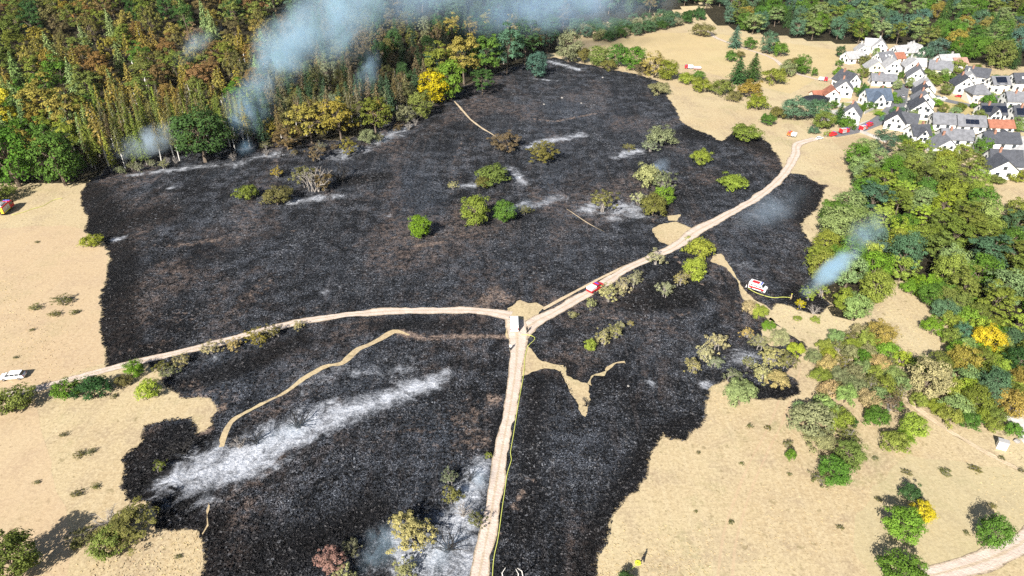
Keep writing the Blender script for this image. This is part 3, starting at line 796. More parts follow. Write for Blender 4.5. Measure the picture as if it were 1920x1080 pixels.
for i in range(4):                            # thin scorched shrubs with branches showing
    cm, C = crown_broad('thin_shrub_crown', 500 + i, 5, 3.6, .1, 60, 22, .26, .16, .6, .7, .3)
    reg('thin', limbs('thin_shrub_stems', 510 + i, 3.2, .085, C, M['grey'], .1, 12, 4, .35), cm, 5, 3.6)
for i in range(4):                            # slender spruces
    reg('spruce', straight_trunk('spruce_trunk', 19, .2, 600 + i, M['grey']), conifer('spruce_crown', 610 + i, 19, 4.8, 3.0, 26, .66, .5, .95, .72), 4.6, 19)
for i in range(3):                            # dying spruces, thin and half bare
    reg('dying', straight_trunk('dying_spruce_trunk', 19, .19, 700 + i, M['pale'], 16), conifer('dying_spruce_crown', 710 + i, 19, 4.4, 7, 20, .56, .6, .75, .6), 4.2, 19)
for i in range(3):                            # broad pines and firs
    reg('fir', straight_trunk('fir_trunk', 13, .25, 800 + i, M['bark'], 4), conifer('fir_crown', 810 + i, 13, 7.5, .8, 26, .60, .3, 1.25, .8), 7.5, 13)
for i in range(3):
    reg('twig', None, twigs('bare_branches', 900 + i, 5, 3.2, 16, M['grey']), 5, 3.2)
    reg('char', None, twigs('charred_branches', 910 + i, 5, 2.6, 14, M['char']), 5, 2.6)

COLS = dict(green=(.062, .120, .024), dark=(.036, .072, .024), bright=(.095, .170, .026), yellowgreen=(.140, .168, .035), lime=(.165, .215, .04), olive=(.105, .105, .038), greyolive=(.135, .145, .078), paleolive=(.215, .21, .105), straw=(.225, .19, .09),
            gold=(.185, .155, .042), yellow=(.30, .265, .03), rust=(.150, .100, .040), brown=(.110, .088, .046), blue=(.062, .108, .070), pale=(.135, .185, .07), conifer=(.040, .065, .032), deadcon=(.105, .09, .046), teal=(.058, .105, .058), oliveg=(.10, .125, .032), red=(.20, .13, .095))
WORD = dict(green='mid-green', dark='dark green', bright='bright green', yellowgreen='yellow-green', lime='lime-green', olive='olive', greyolive='grey-olive', paleolive='pale olive', straw='straw-coloured', gold='golden', yellow='bright yellow', rust='rust-brown', brown='brown', blue='bluish green', pale='pale green',
            conifer='dark green', deadcon='browned', teal='deep teal-green', oliveg='olive-green', red='reddish')
CAT = dict(round='tree', forest='tree', loose='tree', shrub='shrub', thin='shrub', spruce='spruce', dying='spruce', fir='conifer', twig='shrub', char='shrub')
NAME = dict(round='round_tree', forest='forest_tree', loose='loose_crowned_tree', shrub='shrub', thin='scorched_shrub', spruce='spruce_tree', dying='dying_spruce', fir='fir_tree', twig='bare_shrub', char='charred_shrub')
NOUN = dict(round='round-crowned tree', forest='broadleaf tree', loose='loose-crowned tree', shrub='dense shrub', thin='thin scorched shrub', spruce='slender spruce', dying='half-bare dying spruce', fir='broad conifer', twig='bare grey shrub', char='charred leafless shrub')
placed = []                                   # (x, y, radius) of everything planted
tr = random.Random(11)


def plant(t, x, y, w, h, col, label, group=None, var=None, jit=.16, rot=None):
    trunk, crown, nw, nh = TYPES[t][tr.randrange(len(TYPES[t])) if var is None else var]
    root = link(NAME[t], None, None, (x, y, float(HZ(x, y))), (tr.gauss(0, .035), tr.gauss(0, .035), tr.uniform(0, 6.28)) if rot is None else rot, (w / nw, w / nw, h / nh))
    root.empty_display_size = .5
    if trunk: link('trunk', trunk, root)
    c = link('branches' if t in ('twig', 'char') else 'crown', crown, root)
    k = COLS[col]
    m = tr.uniform(1 - jit, 1 + jit)
    c.color = (k[0] * m * tr.uniform(.92, 1.1), k[1] * m, k[2] * m * tr.uniform(.85, 1.2), 1)
    A(root, label, CAT[t], group)
    placed.append((x, y, w / 2))
    return root


def T(t, px, py, wpx, ratio, col, label, group=None):
    """single tree or shrub: photo point of its foot, crown width in photo pixels, height / width"""
    x, y = GH(px, py)
    w = wpx * (y * CP + (CAM_H - float(HZ(x, y))) * SP) / FPX
    return plant(t, x, y, w, w * ratio, col, label, group)


# --- trees and shrubs standing on or round the burnt slope
SINGLE = [
    ('round', 790, 446, 50, .95, 'bright', 'small round bright green tree alone on the burnt slope, shadow beside it'),
    ('round', 893, 422, 64, .95, 'yellowgreen', 'large round yellow-green tree in the middle of the burnt slope'),
    ('round', 946, 415, 50, .85, 'green', 'mid-green tree right beside the large round yellow-green tree'),
    ('thin', 985, 402, 34, .6, 'olive', 'low olive scrub touching the mid-green tree mid-slope'),
    ('thin', 850, 356, 22, .8, 'paleolive', 'tiny straw-coloured bush at the ash strip mid-slope'),
    ('shrub', 922, 344, 66, .55, 'oliveg', 'wide olive-green shrub above the ash strip mid-slope'),
    ('shrub', 905, 350, 36, .6, 'olive', 'small olive shrub leaning on the wide olive-green shrub'),
    ('loose', 950, 285, 64, .62, 'brown', 'brownish shrub at the lower end of the thin footpath'),
    ('loose', 1018, 306, 64, .66, 'olive', 'bushy olive-brown shrub below the long ash streak'),
    ('shrub', 1240, 272, 62, .55, 'greyolive', 'wide grey-olive shrub next to a white ash patch, upper slope'),
    ('thin', 1218, 285, 40, .5, 'greyolive', 'thin grey scrub at the foot of the wide grey-olive shrub'),
    ('thin', 1180, 282, 26, .5, 'olive', 'low dark scrub on the small upper ash patch'),
    ('shrub', 1312, 308, 42, .7, 'yellowgreen', 'yellow-green shrub above the track bend, upper right slope'),
    ('shrub', 1375, 352, 60, .42, 'lime', 'flat lime-tinged shrub alone between the track and upper slope'),
    ('shrub', 1395, 264, 62, .5, 'oliveg', 'olive-green shrub at the top right corner of the burn'),
    ('shrub', 1236, 176, 42, .55, 'greyolive', 'grey-green shrub on the upper burn edge by the meadow'),
    ('round', 1005, 145, 46, 1.05, 'blue', 'bluish green round tree alone at the head of the burn'),
    ('thin', 1128, 398, 54, .85, 'olive', 'scorched olive shrub standing between two white ash patches'),
    ('shrub', 1215, 348, 54, .8, 'paleolive', 'pale olive shrub topping the clump above the track fork'),
    ('thin', 1240, 362, 46, 1.0, 'greyolive', 'grey-olive shrub at the back of the clump above the track fork'),
    ('round', 1243, 384, 42, .9, 'bright', 'bright green shrub inside the clump above the track fork'),
    ('shrub', 1222, 402, 56, .75, 'olive', 'olive shrub at the foot of the clump above the track fork'),
    ('thin', 1198, 385, 34, .9, 'paleolive', 'thin pale shrub on the ash side of the clump above the fork'),
    ('shrub', 1310, 482, 60, .66, 'yellowgreen', 'yellow-green shrub just below the unburnt patch at the track fork'),
    ('round', 1298, 524, 48, .95, 'lime', 'lime-green small tree below the track fork shrubs'),
    ('thin', 1275, 535, 34, .9, 'straw', 'straw-coloured thin shrub beside the lime-green small tree'),
    ('thin', 1228, 496, 42, .7, 'paleolive', 'pale scorched shrub at the track edge below the fork'),
    ('thin', 1248, 556, 42, .85, 'paleolive', 'pale scorched shrub alone south of the track, with a black shadow'),
    ('thin', 1106, 578, 26, .9, 'paleolive', 'lowest pale shrub in the row beneath the red pickup'),
    ('thin', 1138, 566, 46, .85, 'paleolive', 'widest pale shrub in the row beneath the red pickup'),
    ('thin', 1166, 552, 38, .85, 'paleolive', 'third pale shrub in the row beneath the red pickup'),
    ('thin', 1188, 536, 34, .9, 'paleolive', 'uppermost pale shrub in the row beneath the red pickup'),
    ('thin', 1075, 596, 22, .7, 'paleolive', 'tiny pale shrub below the junction end of the shrub row'),
    ('round', 1105, 657, 27, .9, 'lime', 'small bright lime shrub at the lower end of a short shrub row'),
    ('thin', 1130, 645, 38, .8, 'paleolive', 'pale shrub next to the small bright lime shrub'),
    ('thin', 1153, 634, 34, .85, 'paleolive', 'pale shrub second from the top of the short shrub row'),
    ('thin', 1164, 618, 20, .9, 'paleolive', 'tiny pale shrub topping the short shrub row'),
    ('thin', 1182, 612, 14, 1, 'straw', 'tiny straw-coloured shrub alone beyond the short shrub row'),
    ('shrub', 1404, 588, 36, .8, 'straw', 'straw-coloured half of the shrub pair below the white and red van'),
    ('shrub', 1422, 596, 36, .8, 'lime', 'lime half of the shrub pair below the white and red van'),
    ('shrub', 1440, 618, 30, .6, 'bright', 'small bright green shrub on the tongue of unburnt grass'),
    ('thin', 1344, 655, 48, .75, 'paleolive', 'uppermost pale shrub in the scorched group above the round ash spot'),
    ('thin', 1318, 676, 44, .8, 'paleolive', 'middle pale shrub in the scorched group left of the round ash spot'),
    ('thin', 1298, 698, 40, .75, 'straw', 'straw-coloured shrub at the lower end of the scorched group'),
    ('thin', 1340, 688, 34, .7, 'greyolive', 'grey shrub tucked behind the scorched group by the ash spot'),
    ('shrub', 1385, 756, 66, .8, 'pale', 'pale green shrub at the burn edge under the scorched thicket'),
    ('thin', 1372, 716, 40, .8, 'greyolive', 'grey shrub directly above the pale green burn-edge shrub'),
    ('thin', 1424, 655, 48, .7, 'greyolive', 'grey-olive shrub at the top of the scorched thicket'),
    ('shrub', 1462, 646, 44, .7, 'paleolive', 'pale shrub at the upper right of the scorched thicket'),
    ('thin', 1440, 685, 52, .75, 'paleolive', 'pale broad shrub in the centre of the scorched thicket'),
    ('thin', 1470, 690, 46, .8, 'olive', 'olive shrub on the right flank of the scorched thicket'),
    ('thin', 1425, 712, 46, .8, 'paleolive', 'pale shrub beside the round ash spot in the thicket'),
    ('shrub', 1455, 722, 44, .7, 'straw', 'straw-coloured shrub at the foot of the scorched thicket'),
    ('shrub', 1490, 664, 34, .75, 'lime', 'lime shrub at the outer right edge of the scorched thicket'),
    ('thin', 1400, 690, 30, .8, 'greyolive', 'small grey shrub on the round ash spot'),
    ('thin', 1398, 632, 30, .7, 'straw', 'straw-tinted shrub above the scorched thicket'),
    ('shrub', 465, 372, 50, .5, 'oliveg', 'low olive-green shrub at the left end of the upper ash strip'),
    ('shrub', 524, 382, 58, .6, 'olive', 'olive shrub second along the upper ash strip'),
    ('twig', 592, 358, 76, .8, 'brown', 'bare grey-brown thicket on the upper ash strip'),
    ('thin', 572, 350, 52, .9, 'olive', 'sparse olive shrub inside the bare grey-brown thicket'),
    ('thin', 612, 356, 46, .9, 'brown', 'brown leafed shrub at the dark-shadowed end of the upper ash strip'),
    ('thin', 520, 334, 26, .8, 'gold', 'small golden shrub above the upper ash strip'),
    ('round', 386, 304, 108, .98, 'dark', 'big dome-shaped dark green tree in front of the smoking forest edge'),
    ('shrub', 174, 462, 42, .55, 'yellowgreen', 'yellow-green shrub on the left edge of the burn'),
    ('round', 256, 704, 42, .8, 'bright', 'round bright green shrub where the left track enters the burn'),
    ('shrub', 128, 745, 56, .6, 'green', 'left half of the dark green hedge below the left track'),
    ('shrub', 180, 738, 66, .55, 'dark', 'right half of the dark green hedge below the left track'),
    ('shrub', 280, 742, 52, .6, 'lime', 'lime-green shrub under the round bright green shrub'),
    ('shrub', 232, 722, 34, .6, 'olive', 'small olive shrub between the dark hedge and the bright green shrub'),
    ('shrub', 28, 768, 84, .5, 'oliveg', 'olive-green bush at the left border below the white car'),
    ('thin', 305, 694, 34, .6, 'olive', 'first olive scrub along the underside of the left track'),
    ('thin', 345, 684, 38, .6, 'paleolive', 'second scrub along the underside of the left track, pale'),
    ('thin', 398, 664, 44, .55, 'paleolive', 'third scrub along the underside of the left track, wide and pale'),
    ('thin', 440, 654, 38, .6, 'straw', 'fourth scrub along the underside of the left track, straw-coloured'),
    ('thin', 484, 643, 46, .65, 'gold', 'fifth scrub along the underside of the left track, golden'),
    ('thin', 514, 632, 36, .7, 'olive', 'sixth scrub along the underside of the left track, olive'),
    ('thin', 560, 616, 28, .6, 'paleolive', 'last small scrub along the underside of the left track'),
    ('thin', 320, 706, 40, .5, 'greyolive', 'grey scrub a little below the left track start'),
    ('loose', 245, 1000, 110, .5, 'olive', 'large olive thicket at the lower left burn edge'),
    ('shrub', 210, 1026, 84, .5, 'oliveg', 'olive-green shrub on the near side of the large lower left thicket'),
    ('twig', 205, 985, 70, .6, 'olive', 'bare pale branches sticking out of the lower left thicket'),
    ('thin', 160, 1010, 50, .5, 'olive', 'thin scrub on the left flank of the lower left thicket'),
    ('shrub', 142, 1026, 24, .5, 'olive', 'tiny shrub left of the lower left thicket'),
    ('round', 35, 1078, 116, .85, 'oliveg', 'big dark olive tree in the lower left corner'),
    ('loose', 622, 1072, 64, .9, 'red', 'reddish and pale shrub on the burnt ground near the bottom edge'),
    ('thin', 655, 1036, 42, .7, 'greyolive', 'small grey-green shrub behind the reddish shrub'),
    ('thin', 645, 1092, 50, .7, 'paleolive', 'pale shrub at the bottom edge below the reddish shrub'),
    ('loose', 775, 1014, 92, .72, 'paleolive', 'straw-coloured bush rising from the smoking ash near the bottom'),
    ('thin', 760, 1082, 56, .8, 'paleolive', 'pale bush at the bottom edge under the straw-coloured bush'),
    ('thin', 850, 942, 46, .9, 'olive', 'scorched olive bush between two ash patches beside the south track'),
    ('thin', 842, 905, 34, .9, 'greyolive', 'grey scorched bush above the scorched olive bush by the ash'),
    ('thin', 893, 985, 40, .7, 'olive', 'scorched bush close to the left side of the south track'),
    ('twig', 868, 968, 46, .8, 'olive', 'bare scorched bush on ash left of the south track'),
    ('thin', 916, 858, 18, .8, 'yellowgreen', 'tiny green-leafed sprig by the south track'),
    ('thin', 302, 884, 26, 1.1, 'oliveg', 'small surviving shrub in the black lobe left of the long ash streak'),
    ('char', 345, 850, 70, .5, 'olive', 'charred shrub skeleton above the wide end of the ash streak'),
    ('char', 560, 800, 70, .5, 'olive', 'charred branches lying across the middle of the long ash streak'),
    ('char', 480, 830, 60, .6, 'olive', 'charred shrub at the upper rim of the long ash streak'),
    ('twig', 450, 838, 44, .6, 'olive', 'bare grey shrub by the end of the yellow grass strip'),
    ('char', 880, 900, 50, .6, 'olive', 'charred skeleton shrub in the ash beside the south track'),
    ('char', 840, 1030, 90, .5, 'olive', 'large charred shrub skeleton in the bottom ash patch'),
    ('char', 1100, 760, 40, .4, 'olive', 'charred scrub at the tip of the unburnt grass tongue'),
    ('char', 640, 340, 60, .8, 'olive', 'charred black thicket at the end of the upper ash strip'),
    ('round', 1684, 1006, 82, .8, 'bright', 'round bright green bush at lower right with a yellow neighbour'),
    ('round', 1722, 972, 50, .8, 'yellow', 'bright yellow bush at lower right'),
    ('shrub', 1704, 934, 44, .7, 'dark', 'small dark bush behind the bright yellow bush'),
    ('round', 1854, 1020, 66, 1.15, 'green', 'upright mid-green tree alone at lower right near the farm track'),
    ('round', 1685, 1096, 90, .8, 'green', 'dark-topped bush cut by the bottom edge at lower right'),
    ('shrub', 1172, 1100, 46, .7, 'dark', 'dark bush cut by the bottom edge near the person in dark clothes'),
    ('shrub', 1479, 862, 22, 1.3, 'green', 'narrow little green shrub on the tan meadow at right'),
    ('thin', 1475, 838, 20, .8, 'olive', 'small olive sprig above the narrow little green shrub'),
    ('thin', 1540, 905, 50, .5, 'olive', 'thin olive scrub at the foot of the meadow thicket'),
]
for e in SINGLE: T(*e)

# the open thicket on the meadow at right
THICKET = [('shrub', 1512, 806, 92, .6, 'greyolive', 'grey-olive shrub at the left end of the meadow thicket'), ('shrub', 1545, 780, 60, .7, 'pale', 'pale green shrub near the top of the meadow thicket'), ('shrub', 1500, 782, 50, .6, 'pale', 'pale shrub crowning the left end of the meadow thicket'),
           ('shrub', 1570, 800, 60, .65, 'yellowgreen', 'yellow-green shrub in the middle of the meadow thicket'), ('shrub', 1535, 838, 60, .6, 'greyolive', 'grey-olive shrub at the middle front of the meadow thicket'), ('round', 1588, 872, 64, .85, 'oliveg', 'round olive-green bush low in the meadow thicket'),
           ('round', 1556, 902, 66, .85, 'green', 'round mid-green bush at the bottom tip of the meadow thicket'), ('thin', 1590, 830, 46, .7, 'olive', 'thin olive shrub above the round olive-green bush'), ('shrub', 1640, 796, 52, .75, 'green', 'green shrub standing apart right of the meadow thicket'),
           ('thin', 1662, 775, 40, 1.1, 'brown', 'brownish upright shrub behind the green shrub at right of the thicket'), ('shrub', 1672, 842, 56, .7, 'yellowgreen', 'yellow-green shrub above the bare meadow corner'), ('round', 1706, 816, 58, .8, 'lime', 'lime-green bush beside the meadow footpath'),
           ('shrub', 1690, 832, 40, .7, 'bright', 'bright bush joining the lime-green bush'), ('shrub', 1598, 800, 18, 1.2, 'dark', 'tiny dark upright shrub between the two meadow thickets'), ('shrub', 1682, 770, 24, .9, 'green', 'little green shrub near the meadow footpath'),
           ('thin', 1580, 850, 36, .8, 'straw', 'straw-coloured sprig inside the meadow thicket')]
for e in THICKET: T(*e)

# edge trees one can tell apart
EDGE = [
    ('round', 36, 350, 122, .95, 'green', 'broad mid-green tree at the left forest corner above the fire engine'), ('round', 124, 348, 104, 1.0, 'green', 'second broad green tree at the left forest corner, beside the burn'), ('shrub', -5, 378, 70, .5, 'oliveg', 'low olive bush right behind the red and yellow fire engine'),
    ('forest', 20, 262, 80, 1.3, 'yellow', 'bright yellow tree behind the left corner trees'), ('forest', 100, 250, 80, 1.3, 'gold', 'golden tree behind the left corner trees'), ('forest', 140, 268, 70, 1.4, 'gold', 'tall golden tree beside the dying spruces'), ('dying', 205, 312, 34, 3.6, 'gold', 'golden-needled spruce at the front left of the spruce stand'),
    ('loose', 585, 268, 92, .9, 'gold', 'large golden tree at the forest edge above the burn'), ('loose', 640, 262, 84, 1.0, 'gold', 'golden tree with a ragged crown at the centre of the forest edge'), ('loose', 705, 250, 76, 1.0, 'oliveg', 'olive-green tree at the forest edge next to the golden pair'), ('loose', 540, 282, 62, .8, 'brown', 'brown-leafed tree beside the smoke at the forest edge'),
    ('loose', 655, 290, 36, .9, 'gold', 'small golden tree standing out in front of the forest edge'), ('thin', 600, 300, 44, .7, 'brown', 'browned scrub at the foot of the golden edge trees'), ('shrub', 690, 268, 40, .7, 'greyolive', 'grey scrub under the golden edge trees'),
    ('round', 812, 196, 62, 1.05, 'yellow', 'yellow round tree at the middle of the upper forest edge'), ('round', 846, 188, 64, 1.15, 'bright', 'green tree beside the yellow round tree at the upper forest edge'), ('round', 790, 220, 50, 1.0, 'oliveg', 'olive tree just below the yellow round tree'), ('forest', 870, 158, 70, 1.3, 'gold', 'golden-green tree above the upper forest edge'), ('forest', 912, 150, 60, 1.4, 'green', 'green tree on the upper forest edge left of the dark pair'),
    ('forest', 950, 140, 60, 1.5, 'teal', 'tall dark tree at the right end of the upper forest edge'), ('forest', 905, 178, 44, 1.2, 'dark', 'small dark tree at the shadowed upper forest edge'), ('forest', 985, 122, 60, 1.4, 'dark', 'tall dark tree behind the lone bluish tree'), ('shrub', 760, 232, 40, .8, 'greyolive', 'grey bush in the shade of the upper forest edge'), ('forest', 825, 160, 64, 1.2, 'oliveg', 'olive-green tree behind the yellow round tree'),
    ('round', 1066, 116, 58, 1.0, 'greyolive', 'grey-olive tree at the top corner of the burn'), ('shrub', 1092, 118, 34, .9, 'olive', 'olive bush next to the grey-olive corner tree'), ('round', 1122, 124, 46, .85, 'oliveg', 'olive-green bush in the hedge above the burn'), ('round', 1158, 126, 48, .9, 'green', 'mid-green bush in the hedge above the burn'), ('round', 1188, 132, 50, .9, 'green', 'greener tall bush in the hedge above the burn'),
    ('loose', 1226, 146, 62, .75, 'gold', 'golden bush near the right end of the hedge above the burn'), ('round', 1250, 150, 46, .85, 'yellowgreen', 'yellow-green bush ending the hedge above the burn'), ('shrub', 1140, 132, 30, .7, 'olive', 'low olive bush in front of the hedge above the burn'), ('shrub', 1205, 140, 34, .7, 'brown', 'low brown bush in front of the hedge above the burn'),
    ('fir', 1382, 156, 50, .95, 'dark', 'left one of two dark conifers in the meadow below the forest'), ('fir', 1408, 152, 44, 1.15, 'dark', 'right taller one of two dark conifers in the meadow'), ('shrub', 1450, 158, 46, .7, 'oliveg', 'olive-green bush right of the two dark conifers'), ('shrub', 1474, 142, 40, .7, 'greyolive', 'grey bush above the olive-green meadow bush'), ('round', 1502, 140, 34, 1.1, 'green', 'small rounded tree right of the meadow bushes'), ('shrub', 1490, 130, 34, .7, 'olive', 'olive scrub behind the small rounded meadow tree'),
    ('fir', 1376, 90, 34, 1.2, 'blue', 'bluish conifer on the far meadow beside the track'), ('shrub', 1404, 92, 30, .7, 'green', 'green bush right of the bluish far conifer'), ('round', 1438, 102, 36, 1.2, 'blue', 'bluish round tree on the far meadow'), ('shrub', 1462, 106, 34, .8, 'green', 'green bush beside the bluish round tree'), ('shrub', 1316, 68, 44, .55, 'olive', 'olive bush beside the far meadow track'), ('shrub', 1368, 116, 26, .8, 'green', 'small green bush alone in the far meadow'),
    ('round', 1574, 108, 20, 1.1, 'dark', 'small dark pointed tree by the topmost village house'), ('shrub', 1388, 108, 20, .6, 'olive', 'tiny olive bush on the far meadow'), ('shrub', 1526, 144, 14, 1.2, 'green', 'tiny upright bush near the parked red vehicle'),
    ('round', 1490, 226, 60, .75, 'blue', 'large bluish bush at the meadow end below the village'), ('round', 1530, 224, 46, .85, 'teal', 'green bush beside the large bluish bush'), ('shrub', 1438, 236, 30, .8, 'green', 'single round green bush on the tan meadow near the burn'), ('round', 1542, 242, 44, .8, 'oliveg', 'olive tree above the parked fire vehicles'), ('fir', 1570, 232, 30, 1.3, 'dark', 'dark conifer beside the lowest white house'), ('shrub', 1585, 243, 36, .7, 'green', 'green bush at the road bend above the vehicles'), ('thin', 1548, 258, 14, 1.1, 'yellowgreen', 'yellow-green sapling between the parked vehicles'), ('shrub', 1525, 250, 26, .5, 'blue', 'bluish low bush by the parked vehicles'),
    ('shrub', 1350, 178, 50, .6, 'oliveg', 'olive-green hedge bush below the two dark conifers'), ('shrub', 1405, 184, 50, .65, 'gold', 'golden-brown hedge bush at the meadow strip end'), ('shrub', 1420, 205, 46, .6, 'yellowgreen', 'yellow-green scrub leading to the large bluish bush'), ('shrub', 1312, 172, 44, .6, 'yellowgreen', 'yellow-green hedge bush nearest the burn'), ('shrub', 1285, 158, 36, .6, 'lime', 'lime hedge bush at the burn corner'), ('shrub', 1455, 222, 36, .6, 'olive', 'olive scrub left of the large bluish bush'), ('shrub', 1375, 190, 34, .6, 'olive', 'olive scrub between hedge bushes on the meadow strip'), ('shrub', 1310, 150, 26, .7, 'green', 'green bush by the far fire truck with trailer'),
    ('thin', 1516, 562, 30, 1, 'lime', 'lime sapling at the foot of the small smoke plume'), ('thin', 1538, 556, 30, 1, 'yellowgreen', 'yellow-green sapling under the small smoke plume'), ('thin', 1500, 578, 22, .9, 'yellow', 'yellow sapling scorched beside the small smoke plume'), ('twig', 1525, 588, 34, .7, 'olive', 'pale fallen branches on the black spot below the smoke plume'),
    ('shrub', 1528, 604, 20, .6, 'yellowgreen', 'tiny yellow-green bush on the tan clearing by the burn'), ('shrub', 1495, 600, 18, .5, 'yellowgreen', 'tiny flat bush on the tan tongue by the burn'),
    ('round', 1728, 740, 80, 1.0, 'straw', 'big straw-coloured tree in the belt beside the footpath'), ('round', 1855, 745, 66, .95, 'teal', 'deep green round tree near the red car'), ('round', 1905, 700, 70, .9, 'dark', 'dark tree at the right border above the red car'), ('round', 1800, 700, 62, 1.0, 'gold', 'golden round tree in the right belt'), ('shrub', 1860, 790, 40, .9, 'oliveg', 'olive round bush at the end of the right belt'), ('shrub', 1895, 815, 36, .8, 'green', 'green bush next to the white cabinet'), ('round', 1840, 660, 60, 1.0, 'yellow', 'yellow tree above the golden round tree in the right belt'),
    ('round', 1632, 530, 66, 1.0, 'bright', 'bright green round tree just right of the smoke plume'), ('round', 1628, 480, 62, 1.0, 'blue', 'bluish tree behind the smoke plume'), ('round', 1562, 455, 80, .95, 'pale', 'pale green broad tree at the burn edge above the smoke plume'), ('round', 1690, 505, 66, 1.2, 'teal', 'tall dark teal tree above the sandy clearing'), ('round', 1770, 545, 66, 1.2, 'yellowgreen', 'yellow-green tall tree with a black shadow by the clearing'), ('round', 1585, 410, 70, .8, 'pale', 'pale green tree at the top of the right wood by the burn'), ('round', 1578, 580, 46, 1.0, 'yellowgreen', 'yellow-green tree on the burnt rim under the smoke plume'), ('round', 1598, 600, 56, 1.0, 'pale', 'pale green tree at the clearing edge below the smoke plume'), ('round', 1802, 640, 40, 1.0, 'teal', 'small deep teal bush among golden shrubs'), ('shrub', 1745, 625, 44, .8, 'bright', 'bright green bush at the lower rim of the sandy clearing'),
]
for e in EDGE: T(*e)

# ------------------------------------------------------------------ woods: every tree planted on its own
HOUSES_KEEP = []


ORD = ['leftmost', 'second from left', 'third from left', 'fourth from left', 'fifth from left']


def photo(x, y, z):                           # where a point shows in the photograph, for wording labels
    zc = y * CP + (CAM_H - z) * SP
    return 960 + FPX * x / zc, 540 + FPX * ((CAM_H - z) * CP - y * SP) / zc


def wood(poly, space, mixes, zone, cols, n_try=4000, keep=.75, seed=0, size=1.0, maxn=400, kind=None):
    """mixes: (weight, type, (w0,w1), (h0,h1), colour); cols: (photo x limit, what stands near there)"""
    P = np.array([GH(*p) for p in poly])
    r = random.Random(seed)
    lo, hi = P.min(0), P.max(0)
    cand = np.column_stack([np.random.default_rng(seed).uniform(lo[0], hi[0], n_try), np.random.default_rng(seed + 1).uniform(lo[1], hi[1], n_try)])
    cand = cand[inside(cand, P)]
    tot = sum(m[0] for m in mixes)
    near = [q for q in placed if lo[0] - 12 < q[0] < hi[0] + 12 and lo[1] - 12 < q[1] < hi[1] + 12]
    mine = []
    for x, y in cand:
        if len(mine) >= maxn: break
        u = r.uniform(0, tot)
        for m in mixes:
            u -= m[0]
            if u <= 0: break
        w = r.uniform(*m[2]) * size
        sp = space * w
        if any((x - a) ** 2 + (y - b) ** 2 < (sp * .5 + keep * c * space) ** 2 for a, b, c in near): continue
        o = plant(m[1], x, y, w, r.uniform(*m[3]) * size, m[4], None)
        if kind and m[1] in kind: o.name = kind[m[1]]
        near.append(placed[-1])
        px, py = photo(x, y, float(HZ(x, y)))
        mine.append((o, f'{WORD[m[4]]} {NOUN[m[1]]}', px, py, m[1]))
    if not mine: return 0
    med = sorted(q[3] for q in mine)[len(mine) // 2]
    sets = {}
    for o, what, px, py, t in mine:
        col = next((c for lim, c in cols if px < lim), cols[-1][1])
        row = 'front' if py > med else 'back'
        sets.setdefault(f'{what}, {row} of {zone} {col}', []).append((px, o))
    for lab, L_ in sets.items():
        L_.sort(key=lambda q: q[0])
        for i, (px, o) in enumerate(L_):
            A(o, lab + (', ' + ORD[i] if 1 < len(L_) <= 5 else ''), None, 'trees and shrubs of ' + zone)
    return len(mine)



# ------------------------------------------------------------------ village houses
WIN = {}


def win_mesh(w, h, mat):
    key = (w, h, mat)
    if key not in WIN:
        b = MB(); t = .09
        b.box(-w / 2, w / 2, -.05, .02, 0, t); b.box(-w / 2, w / 2, -.05, .02, h - t, h); b.box(-w / 2, -w / 2 + t, -.05, .02, t, h - t); b.box(w / 2 - t, w / 2, -.05, .02, t, h - t); b.box(-.03, .03, -.045, .02, t, h - t)
        g = MB(); g.box(-w / 2 + t, w / 2 - t, -.02, .01, t, h - t)
        WIN[key] = (b.mesh('window_frame', M[mat]), g.mesh('window_pane', M['glass']))
    return WIN[key]


def window(parent, x, y, z, ang, w=1.2, h=1.3, mat='frame_dark'):
    """ang: direction the window looks, in the parent's space"""
    f, g = win_mesh(w, h, mat)
    o = link('window', f, parent, (x + math.cos(ang) * .05, y + math.sin(ang) * .05, z), ang + math.pi / 2)
    link('pane', g, o)
    return o


